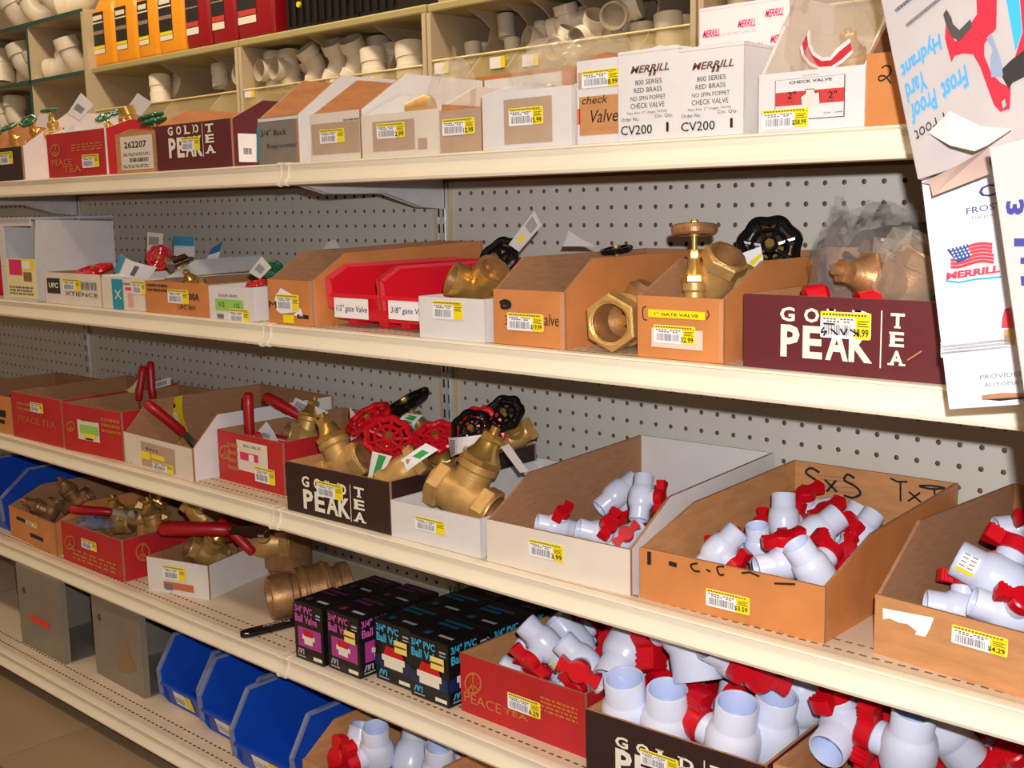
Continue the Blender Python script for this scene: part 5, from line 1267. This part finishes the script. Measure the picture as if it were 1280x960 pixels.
def paper(root, quad, b, dy, base=STW, zones=(), code=None, bend=.0, z=None):
    """hang tag: quad = four picture corners (start-left, start-right, end-right, end-left); zones along its length"""
    if b is None: C4 = [atY(px, py, dy) for px, py in quad]
    else: C4 = [atPlane(px, py, b.M @ Vector((0, dy, 0)), b.M.to_3x3() @ Vector((0, 1, 0))) for px, py in quad]
    n = (C4[1]-C4[0]).cross(C4[3]-C4[0]).normalized()
    if n.dot(CAM-C4[0]) < 0: n = -n
    def at(u, t, o=0): return (C4[0]*(1-u)+C4[1]*u)*(1-t)+(C4[3]*(1-u)+C4[2]*u)*t + n*(bend*math.sin(PI*t)+o)
    m = MB(); N = 8; mats = [base]
    for k in range(N): m.quad(at(0, k/N), at(1, k/N), at(1, (k+1)/N), at(0, (k+1)/N), 0)
    for k in range(N): m.quad(at(0, k/N, -.0004), at(0, (k+1)/N, -.0004), at(1, (k+1)/N, -.0004), at(1, k/N, -.0004), 0)
    for u0, t0, u1, t1, mt in zones:
        mats.append(mt); 
        for k in range(4):
            a, c = t0+(t1-t0)*k/4, t0+(t1-t0)*(k+1)/4; m.quad(at(u0, a, .0003), at(u1, a, .0003), at(u1, c, .0003), at(u0, c, .0003), len(mats)-1)
    if code:
        mats.append(BAR); u0, t0, u1, t1 = code
        for k in range(9):
            a = u0+(u1-u0)*k/9; m.quad(at(a, t0, .0006), at(a+(u1-u0)*.065, t0, .0006), at(a+(u1-u0)*.065, t1, .0006), at(a, t1, .0006), len(mats)-1)
    o = m.build('hang_tag', mats); return attach(o, root)
# ================================================================ brass valves, tags and bags in the cartons
# ---- top shelf, far end: green-handled valves with tags
g = 'green-handled valves on the top shelf'
gate_w(iny(C_S1A, 10, 159, .06), 20, 0, 60, 20, .6, WHG, 'small brass valve with a green wheel in the dark-fronted carton', g)
gate_w(iny(C_S1A, 30, 152, .12), 20, 0, 40, 20, .6, WHG, 'small brass valve with its green wheel tipped over the white carton side', g)
t = gate_w(iny(C_S1B, 62, 138, .10), 10, 0, 80, 10, .55, WHG, 'green-wheeled valve with a large white tag in the red carton', g)
paper(t, ((84, 142), (100, 150), (117, 131), (101, 116)), C_S1B, .06, code=(.2, .3, .8, .6)); paper(t, ((44, 158), (60, 160), (66, 146), (50, 140)), C_S1B, .06)
t = gate_w(iny(C_S1B, 130, 146, .10), 20, 0, 70, 30, .55, WHG, 'green-wheeled valve with a grey tag in the red carton beside the numbered carton', g)
paper(t, ((158, 136), (176, 145), (190, 128), (172, 116)), C_S1B, .12, base=WHTG)
gate_w(iny(C_S1B, 147, 140, .14), 20, 0, 90, 30, .5, WHG, 'green-wheeled valve standing tall behind the numbered carton', g)
gate_w(iny(C_S1C, 212, 148, .06), 15, 0, 100, 10, .7, WHG, 'green-wheeled valve lying inside the maroon top shelf carton', g)
gate_w(iny(C_S1C, 188, 147, .09), 15, 0, 95, 10, .7, WHG, 'green-wheeled valve resting on the brown inside of the maroon top shelf carton', g)
# brass stop lying on the numbered carton
m = MB(); m.lathe([(-.02, .010), (.004, .010), (.006, .0145), (.020, .0145), (.020, .0115), (.006, .0115), (.006, 0)], 16, 'Z'); q = m.build('brass_nipple', BRASS, smooth=35)
q.matrix_world = frame(iny(C_S1B, 163, 148, .06), view_dir(20, 10), view_dir(95, 15)); tag(q, 'short shiny brass nipple standing above the numbered brown carton', 'fitting')
# knob seen in the white carton, films over the cartons
m = MB(); m.lathe([(-.02, .012), (0, .016), (.012, .016), (.016, .012), (.016, 0)], 14, 'X'); q = m.build('brass_plug', BRASSD, smooth=35)
q.matrix_world = frame(iny(C_S1F, 528, 135, .05), view_dir(10, 20), view_dir(95, 0)); tag(q, 'round brass plug lying in the white carton with a back flap', 'fitting')
def film_bag(label, P, R, fm, seed, spikes=(), flat=.25, group=None, n=18):
    """crumpled clear bag: closed sheet with folds, R = radii along RT, UP, FW"""
    rnd = random.Random(seed); m = MB(); N, K = n, n//2
    ph = [(rnd.uniform(2, 7), rnd.uniform(2, 6), rnd.uniform(0, 6), rnd.uniform(.03, .09)) for _ in range(8)]
    for i in range(K+1):
        v = PI*i/K
        for k in range(N):
            u = 2*PI*k/N; d = 1+sum(a*math.sin(f*u+g_*v+c) for f, g_, c, a in ph)+rnd.uniform(-.05, .05)
            x, y, z = math.sin(v)*math.cos(u), math.cos(v), math.sin(v)*math.sin(u)
            y = max(y, -flat)
            for (su, sv, amt) in spikes:
                w_ = max(0, 1-((u-su)**2*2+(v-sv)**2*3)); d += amt*w_
            m.v.append(tuple(P+(RT*(x*R[0])+UP*(y*R[1])+FW*(z*R[2]))*d))
    for i in range(K):
        for k in range(N):
            k2 = (k+1) % N; m.f.append((i*N+k, i*N+k2, (i+1)*N+k2, (i+1)*N+k)); m.m.append(0)
    o = m.build('plastic_bag', fm, smooth=20); tag(o, label, 'bag', group); return o
film_bag('small clear bag bulging out of the short brown top shelf carton', iny(C_S1G, 566, 124, .06), (.028, .045, .03), BAG, 3, ((1.5, .2, .5),))
film_bag('clear bag rising behind the white carton with a square patch', iny(C_S1H, 690, 98, .10), (.042, .040, .03), BAG, 5, ((.4, .5, .4), (2.4, .7, .3)))
film_bag('clear crinkled bag stretched over the tall handwritten carton', iny(C_S1H, 750, 72, .16), (.055, .026, .03), BAG, 9, ((.2, 1.2, .5),))
# big bag with a curled red and white label in the check valve carton
pb = iny(C_CV, 1040, 48, .07)
film_bag('large clear bag with a folded top in the check valve carton', pb+Vector((0, .01, .0)), (.050, .075, .040), BAGT, 12, ((1.2, .3, .35), (2.2, .3, .3)), flat=.6)
tv = gate(pb+UP*-.035+FW*.03+RT*.03, 10, 10, 170, 0, .8, None, 'bagged brass valve with a curled red and white label'); 
o = MB(); arc = [(1000, 60), (1003, 72), (1012, 82), (1024, 87), (1040, 86), (1054, 78), (1066, 66)]; inn_ = [(1012, 36), (1013, 52), (1017, 64), (1028, 72), (1038, 71), (1046, 60), (1062, 48)]
A_ = [iny(C_CV, *p, .038) for p in arc]; B_ = [iny(C_CV, *p, .036) for p in inn_]
for i in range(6):
    for j, (s0, s1, mi) in enumerate(((0, .22, 0), (.22, .72, 1), (.72, 1, 0))):
        o.quad(A_[i].lerp(B_[i], s0), A_[i+1].lerp(B_[i+1], s0), A_[i+1].lerp(B_[i+1], s1), A_[i].lerp(B_[i], s1), mi)
attach(o.build('curled_label', [WHT, mat('bag_label_red', (196, 44, 60), .4)]), tv)
# ---- second shelf, far half: red wheels and card tags
g = 'red-wheeled valves on the second shelf'
gate_w(iny(C_UFC, 118, 337, .10), 10, 0, 100, 20, .95, WHR, 'red-wheeled valve showing its wheel over the emblem carton', g)
t = gate_w(iny(C_TEAL, 199, 322, .13), -40, 0, 140, 10, .62, WHR, 'red-wheeled valve with white and blue card tags behind the teal striped carton', g)
paper(t, ((183, 325), (202, 324), (204, 292), (184, 290)), C_TEAL, .16, code=(.15, .55, .8, .85))
paper(t, ((217, 320), (243, 321), (243, 296), (217, 295)), C_TEAL, .18, zones=((0, .52, 1, 1, BLUEI),))
t = gate_w(iny(C_200, 222, 333, .16), 20, 0, 60, 30, .6, None, 'small brass valve with a curved blue and white card tag', g)
paper(t, ((137, 339), (145, 317), (190, 334), (178, 352)), C_TEAL, .05, zones=((0, 0, 1, .30, BLUEI), (.2, .62, .8, .72, INKGR)), bend=.012)
paper(t, ((252, 325), (266, 325), (273, 301), (258, 311)), C_200, .18, zones=((0, .45, 1, 1, BLUED),))
m = MB(); m.lathe([(-.016, .010), (.0, .010), (.002, .013), (.014, .013), (.014, 0)], 14, 'X'); q = m.build('chrome_nut', CHROME, smooth=35); q.matrix_world = frame(iny(C_200, 222, 328, .12), view_dir(-150, 40), view_dir(90, 0)); tag(q, 'small bright chrome nut beside the curved blue and white tag', 'fitting')
t = gate_w(iny(C_GRN, 331, 347, .12), 10, 0, 60, 30, .7, WHG, 'green-topped drain valve with a curled tag in the white boiler drain carton')
paper(t, ((306, 352), (320, 360), (334, 346), (322, 332)), C_GRN, .03, base=WHTG, code=(.2, .3, .8, .7))
gate_w(iny(C_GRN, 321, 361, .05), 10, 0, 95, 20, .45, WHR, 'tiny red-topped drain valve in the white boiler drain carton')
t = gate_w(iny(C_BRN, 415, 330, .22), 10, 0, 95, 0, .6, None, 'valve with a grey tag behind the side of the torn-label bin carton'); paper(t, ((403, 312), (425, 310), (418, 300), (410, 302)), C_BRN, .20, base=WHTG)
# low white carton: black wheel, brass end
t = gate_w(iny(C_WH2, 621, 328, .14), -120, 10, 150, 40, 1.0, WHB, 'brass valve with a black wheel and a long white tag in the low white carton')
paper(t, ((635, 309), (648, 318), (676, 285), (667, 267)), C_WH2, .12, base=WHTG, zones=((.3, .22, .7, .42, STY),), code=(.15, .6, .85, .9))
def mesh_street_elbow():
    m = MB(); m.lathe([(-.01, 0, 1), (-.01, .0125, 1), (-.033, .014, 1), (-.034, .0185), (-.018, .0185), (-.014, .0165), (.0, .0175), (.02, .0175)], 20, 'X'); m.lathe([(0, .0175), (.018, .0175), (.020, .0195), (.034, .0195), (.034, .0145, 1), (.01, .013, 1), (.01, 0, 1)], 20, 'Z'); hexp(m, .002, .022, .021); return m.mesh('elbow_body', [BRASS, BRONZE], 35)
EL = mesh_street_elbow(); t = link('brass_elbow', EL); t.matrix_world = frame(iny(C_WH2, 600, 362, .04), view_dir(-20, -20), view_dir(120, 45), 1.15); tag(t, 'brass elbow with its mouth up in the low white carton', 'fitting')
g = 'valves deep in the blotted bin carton'
t = gate_w(iny(C_B3, 745, 335, .22), 10, 0, 95, 10, .6, None, 'valve with a pointed white tag standing up behind the blotted bin carton side', g); paper(t, ((703, 308), (745, 308), (722, 296), (711, 288)), C_B3, .18, base=WHTG)
gate_w(iny(C_B3, 766, 312, .22), 10, 0, 60, 10, .6, WHB, 'black-wheeled valve barely showing above the blotted bin carton', g)
# bronze check valve lying on the second shelf between the two bins
m = MB(); m.lathe([(-.012, 0, 2), (-.012, .008, 2), (-.02, .017, 1), (-.048, .0195, 1), (-.050, .0225), (-.046, .0245), (-.022, .0245), (-.018, .0275), (.01, .0290), (.035, .0275), (.045, .022), (.07, .022), (.07, 0)], 24, 'X'); hexp(m, -.049, -.026, .0295)
ax_ = Vector((-.17, .985, 0)).normalized(); P_ = atZ(761, 404, DZ[2]+.0325)
M_ = frame(P_+ax_*.054, ax_, Vector((.45, 0, .9)), 1.08); M_.translation.z = DZ[2]+.0325
t = thing('check_valve', 'bronze check valve lying on the second shelf with its open hex mouth facing out', 'valve', M_); m.build('body', [BRASSD, BRONZE, HOLE], t, smooth=30)
m = MB(); m.lathe([(-.022, .0), (-.022, .006), (-.012, .007)], 12, 'X'); m.build('poppet', BRASS, t)
m = MB(); m.lathe([(.020, .017), (.034, .017), (.036, .014), (.040, .010), (.040, 0)], 18, 'Z'); m.build('cap', BRONZE, t, smooth=35)
# gate valve bin
t = gate_w(iny(C_GATE, 868, 287, .15), 0, 10, 91, 2, .80, WHZ, 'bronze valve with a spoked wheel standing tallest in the gate valve bin')
Pw = iny(C_GATE, 868, 287, .15); t.matrix_world = t.matrix_basis @ Matrix.Diagonal((.85, .85, 1.55, 1)); t.matrix_world = Matrix.Translation(Pw-(t.matrix_basis @ Vector((0, 0, .08)))) @ t.matrix_basis
t = gate(iny(C_GATE, 892, 350, .09), 65, 42, -30, -40, 1.15, None, 'brass gate valve with its open mouth up in the gate valve bin')
t = gate_w(iny(C_GATE, 962, 307, .20), -140, 0, 60, 45, 1.05, WHB, 'brass gate valve with a black wheel and a white tag in the gate valve bin')
paper(t, ((936, 352), (954, 325), (951, 308), (923, 318)), C_GATE, .16, zones=((.35, .30, 1, .55, STY),))
# maroon carton: bagged valves and little brown boxes
g = 'small brown boxes in the large maroon carton'
for k, (px, py) in enumerate(((1052, 368), (1052, 347), (1050, 326))):
    P = iny(C_GP2, px-18, py+9, .10); m = MB(); m.box((0, 0, 0), (.036, .05, .021)); q = m.build('small_box', CARD, bevel=.0006); q.matrix_world = Matrix.Translation((P.x, P.y, P.z)); tag(q, ['small brown box at the bottom of the bagged stack in the maroon carton', 'small brown box in the middle of the bagged stack in the maroon carton', 'small brown box on top of the bagged stack in the maroon carton'][k], 'box', g)
bronze_or_shaded(gate_w(iny(C_GP2, 1098, 318, .12), 20, 0, 120, 40, 1.1, WHB, 'black-wheeled valve wrapped in grey film in the maroon carton'))
bronze_or_shaded(gate_w(iny(C_GP2, 1132, 322, .18), 20, 0, 80, 30, 1.1, WHB, 'black-wheeled valve wrapped in film next to the flag carton'))
bronze_or_shaded(gate(iny(C_GP2, 1090, 352, .10), 60, 20, 10, 30, 1.1, None, 'bronze valve in grey film lying low in the maroon carton'))
bronze_or_shaded(gate(iny(C_GP2, 1135, 350, .09), 70, 30, 170, 20, 1.2, None, 'large bronze valve under clear film beside the flag carton'))
for px, py, dy, lb in ((1022, 371, .03, 'red plastic cap beside the small brown boxes'), (1089, 378, .02, 'red plastic cap under the grey film bag')):
    m = MB(); m.lathe([(-.012, .012), (.006, .012), (.010, .008), (.010, 0)], 16, 'X'); q = m.build('thread_protector', RED, smooth=40); q.matrix_world = frame(iny(C_GP2, px, py, dy), view_dir(10, 0), view_dir(90, 0)); tag(q, lb, 'cap')
film_bag('tall grey film bag with a pointed corner around the small brown boxes', iny(C_GP2, 1054, 342, .08), (.034, .052, .03), BAGG, 21, ((1.4, .2, .75),), flat=.9)
film_bag('wide grey film bag draped over black-wheeled valves in the maroon carton', iny(C_GP2, 1102, 330, .10), (.058, .055, .04), BAGG, 23, ((.8, .5, .2),), flat=.7)
film_bag('clear film bag around the bronze valve beside the flag carton', iny(C_GP2, 1140, 352, .05), (.040, .042, .03), BAG, 25, (), flat=.8)
# ---- third shelf
g = 'red lever valves on the third shelf'
t = ball(iny(C_R2, 189, 474, .20), 92, 0, 180, 30, .85, 'red lever valve standing upright at the back of the lime-labelled carton', g)
paper(t, ((194, 486), (213, 481), (213, 472), (193, 477)), C_R2, .18, code=(.15, .2, .8, .8)); paper(t, ((152, 492), (168, 491), (172, 474), (166, 482)), C_R2, .14, base=CREAM, zones=((0, 0, 1, .3, STY),))
ball(iny(C_R2, 176, 478, .22), 80, 0, 180, 30, .8, 'dark red lever valve behind the upright red lever', g)
t = ball(iny(C_W3, 205, 521, .06), 138, 20, 60, 50, 1.0, 'red lever valve with a long yellow tag in the white bin carton', g)
paper(t, ((224, 535), (236, 541), (228, 494), (206, 500)), C_W3, .10, base=STY, zones=((.0, .15, .6, .55, STW), (.3, .70, .6, .82, INK)), bend=.006)
t = ball(iny(C_R3, 311, 520, .05), 90, 5, 185, 40, .95, 'red lever valve standing straight up in the pink-labelled carton', g); paper(t, ((314, 548), (348, 553), (342, 540), (333, 527)), C_R3, .04, code=(.3, .2, .7, .5))
t = ball(iny(C_R3, 356, 509, .15), 152, -5, 60, 60, 1.0, 'red lever valve lying under a white tag in the pink-labelled carton', g)
paper(t, ((358, 521), (369, 497), (410, 515), (398, 535)), C_R3, .12, zones=((.1, .55, .8, .68, STY),), code=(.1, .08, .9, .38))
gate(iny(C_R3, 380, 548, .10), 160, 30, 60, -20, 1.0, None, 'brass valve with a round open mouth in the pink-labelled carton'); 
q = ball(iny(C_R3, 345, 549, .06), 170, 10, 80, 40, .85, 'red lever valve lying low with a magenta tag in the pink-labelled carton', g); paper(q, ((364, 561), (384, 561), (384, 548), (366, 552)), C_R3, .06, base=MAG)
g = 'wheel valves in the dark brown tea carton'
t = gate_w(iny(C_GPK, 480, 549, .10), -165, 20, 85, 62, 1.02, WHR, 'red wheel valve whose wheel faces out in the dark brown tea carton', g)
paper(t, ((454, 601), (468, 604), (484, 572), (460, 566)), C_GPK, .05, zones=((.35, .1, .75, .95, GREENI), (.2, .08, 1, .16, STY))); 
t = gate_w(iny(C_GPK, 452, 524, .18), -150, 0, 65, 15, 1.05, WHR, 'red wheel valve lying edge-on behind the other in the dark brown tea carton', g)
paper(t, ((430, 552), (442, 545), (441, 526), (429, 510)), C_GPK, .14, base=CREAM); paper(t, ((494, 530), (512, 540), (520, 520), (500, 517)), C_GPK, .16, zones=((.25, .1, .8, .9, GREENI),), bend=.01)
t = gate_w(iny(C_GPK, 545, 546, .14), -160, 10, 50, 15, .95, WHR, 'red wheel valve tilted towards the low white carton', g)
paper(t, ((470, 605), (494, 606), (548, 562), (532, 554)), C_GPK, .05, zones=((.2, .02, .8, .5, GREENI), (.3, .75, .8, .9, GREENI)), bend=.012)
gate(iny(C_GPK, 434, 580, .06), 30, 25, 75, 10, 1.25, None, 'brass bodied valve with its collar up in the dark brown tea carton', g)
gate(iny(C_GPK, 512, 592, .05), 40, 10, 20, -10, 1.1, None, 'brass valve lying in the dark brown tea carton against the low white carton', g)
gate_w(iny(C_GPK, 520, 508, .26), -150, 0, 55, 5, 1.2, WHB, 'black wheel valve standing edge-on behind the red wheels', g)
g = 'wheel valves behind the large brass valve'
t = gate(iny(C_WV, 570, 622, .07), -28, 22, 62, 8, 1.5, None, 'large brass gate valve with a white tag around its neck')
paper(t, ((555, 573), (551, 548), (610, 542), (598, 556)), C_WV, .10, code=(.1, .08, .9, .3), bend=.015); paper(t, ((640, 592), (650, 590), (626, 556), (616, 560)), C_WV, .10, base=WHTG)
gate_w(iny(C_WV, 628, 549, .20), -130, 0, 50, 25, 1.0, WHR, 'red wheel valve tilted over the back of the low white carton', g)
gate_w(iny(C_WV, 592, 522, .26), -150, 0, 35, 10, 0.85, WHB, 'black wheel valve behind the red wheel, nearer the upright', g); gate_w(iny(C_WV, 624, 524, .27), -150, 0, 45, 20, 0.85, WHB, 'black wheel valve behind the red wheel, away from the upright', g)
# ---- fourth shelf
g = 'brass valves on the fourth shelf'
bronze_or_shaded(gate(inz(C_4B, 92, 626, .05), 30, 0, 110, 20, 1.0, None, 'brass valve coloured dark for shade in the orange-brown carton by the blue bin', g))  # both brass valves here take bronze as painted shade
bronze_or_shaded(gate(inz(C_4B, 62, 640, .04), 60, 0, 150, 20, .9, None, 'brass valve with shade in its colour low in the orange-brown carton by the blue bin', g))
t = ball(inz(C_4R, 112, 638, .095), 176, 0, 60, 70, .95, 'thin red lever valve lying across the red carton', g)
gate(inz(C_4R, 186, 642, .06), 150, 10, 60, 20, 1.1, None, 'shiny brass valve at the back of the red carton on the fourth shelf', g)
gate(inz(C_4R, 150, 656, .055), 10, 20, 95, 10, .9, None, 'copper-coloured valve in the middle of the red carton', g); gate(inz(C_4R, 195, 664, .05), 10, 20, 95, 10, 1.0, None, 'brass valve against the side of the red carton', g)
film_bag('small clear bag in the red carton of brass valves', inz(C_4R, 118, 657, .06), (.035, .018, .03), mat('bluish_bag_film', (150, 160, 186), .15, alpha=.5), 31)
g = 'lever valves in the low white carton'
ball(inz(C_4W, 240, 661, .105), 180, 0, 95, 60, 1.45, 'big red lever valve whose grip points at the red carton', g)
t = ball(inz(C_4W, 297, 672, .085), -45, 0, 45, 50, 1.0, 'chrome-capped red lever valve leaning on the white carton side', g)
gate(inz(C_4W, 232, 692, .035), 150, 30, 60, 20, 1.1, None, 'brass valve with round mouths lying in the low white carton', g)
ball(inz(C_4W, 312, 664, .075), 15, 0, 100, 50, 1.1, 'dark red lever valve pointing at the bronze couplings', g)
# bronze couplings standing free on the fourth shelf
zc = DZ[4]
P = atZ(350, 716, zc+.004); s = 1.0
t = thing('bronze_valve_body', 'heavy bronze valve body standing on end behind the low white carton', 'valve', Matrix.Translation((P.x, P.y+.02, zc)))
m = MB(); m.lathe([(0, .034), (.012, .040), (.016, .043), (.075, .043), (.078, .045), (.088, .045), (.090, .042), (.092, .030), (.108, .028), (.108, .022), (.096, .020), (.096, 0)], 28, 'Z'); m.build('barrel', BRONZE, t, smooth=35)
m = MB(); m.lathe([(-.058, 0), (-.058, .008), (-.052, .011), (-.042, .011)], 12, 'X', Matrix.Translation((0, -.006, .066))); m.build('side_bolt', BRONZE, t, smooth=35)
m = MB(); m.lathe([(-.072, 0), (-.072, .013), (-.070, .015), (-.064, .015), (-.062, .010)], 14, 'X', Matrix.Translation((0, -.006, .062))); m.build('washer_nut', STEEL, t, smooth=35)
A1, A2 = atZ(337, 748, zc+.038), atZ(436, 728, zc+.045)
ax = (A2-A1); L = ax.length; ax.normalize()
t = thing('bronze_coupling_valve', 'long bronze valve body lying on the fourth shelf behind the pink valve boxes', 'valve', frame(A1, ax, Vector((0, 0, 1)), 1))
m = MB(); m.lathe([(.012, 0, 1), (.012, .026, 1), (0, .029, 1), (0, .034), (.006, .036), (L*.24, .036), (L*.26, .032), (L*.32, .032), (L*.34, .040), (L*.40, .0405), (L*.41, .0425), (L*.45, .0425), (L*.46, .0405), (L*.66, .0415), (L*.67, .044), (L*.70, .044), (L*.71, .041), (L*.76, .040), (L*.78, .031), (L*.86, .031), (L*.87, .036), (L*.99, .036), (L, .034), (L, .028, 1), (L*.9, .027, 1), (L*.9, 0, 1)], 28, 'X'); m.build('body', [BRONZE, BRONZE], t, smooth=35)
# black lever lying on the deck
A1, A2 = atZ(300, 793, zc+.006), atZ(378, 774, zc+.006); ax = A2-A1; L = ax.length
b = Box(); b.M = frame(A1, ax, Vector((0, 0, 1)), 1); b.W, b.D, b.H = L, .02, .007; t = b.root = thing('loose_lever', 'loose black lever with white lettering lying on the fourth shelf', 'lever', b.M)
b.M.translation.z = zc+.0005; t.matrix_world = b.M
m = MB(); n = 8; pr = [(.010-.010*math.cos(PI*k/n-PI/2)-.0, -.010*math.sin(PI*k/n-PI/2)) for k in range(n+1)]
m.prism([(x, y, 0) for x, y in pr[::-1]]+[(L+.03, -.010, 0), (L+.03, .010, 0)][::1] if False else [(.010, -.010, 0), (L+.03, -.010, 0), (L+.03, .010, 0), (.010, .010, 0), (.003, .007, 0), (0, 0, 0), (.003, -.007, 0)], (0, 0, 0), (0, 0, .009)); m.build('grip', BLACKP, t, bevel=.002)
vs, fs, xa, xb, ya, yb = text_data('Premier', .01, .2)
m = MB(); m.add([(L*.80-(v.x-xa)/(xb-xa)*L*.45, .006-(v.y-ya)/(yb-ya)*.011, .0094) for v in vs], fs); m.build('lettering', mat('pale_lettering', (190, 190, 200), .5), t)

C_GATE.cont = []
relax()
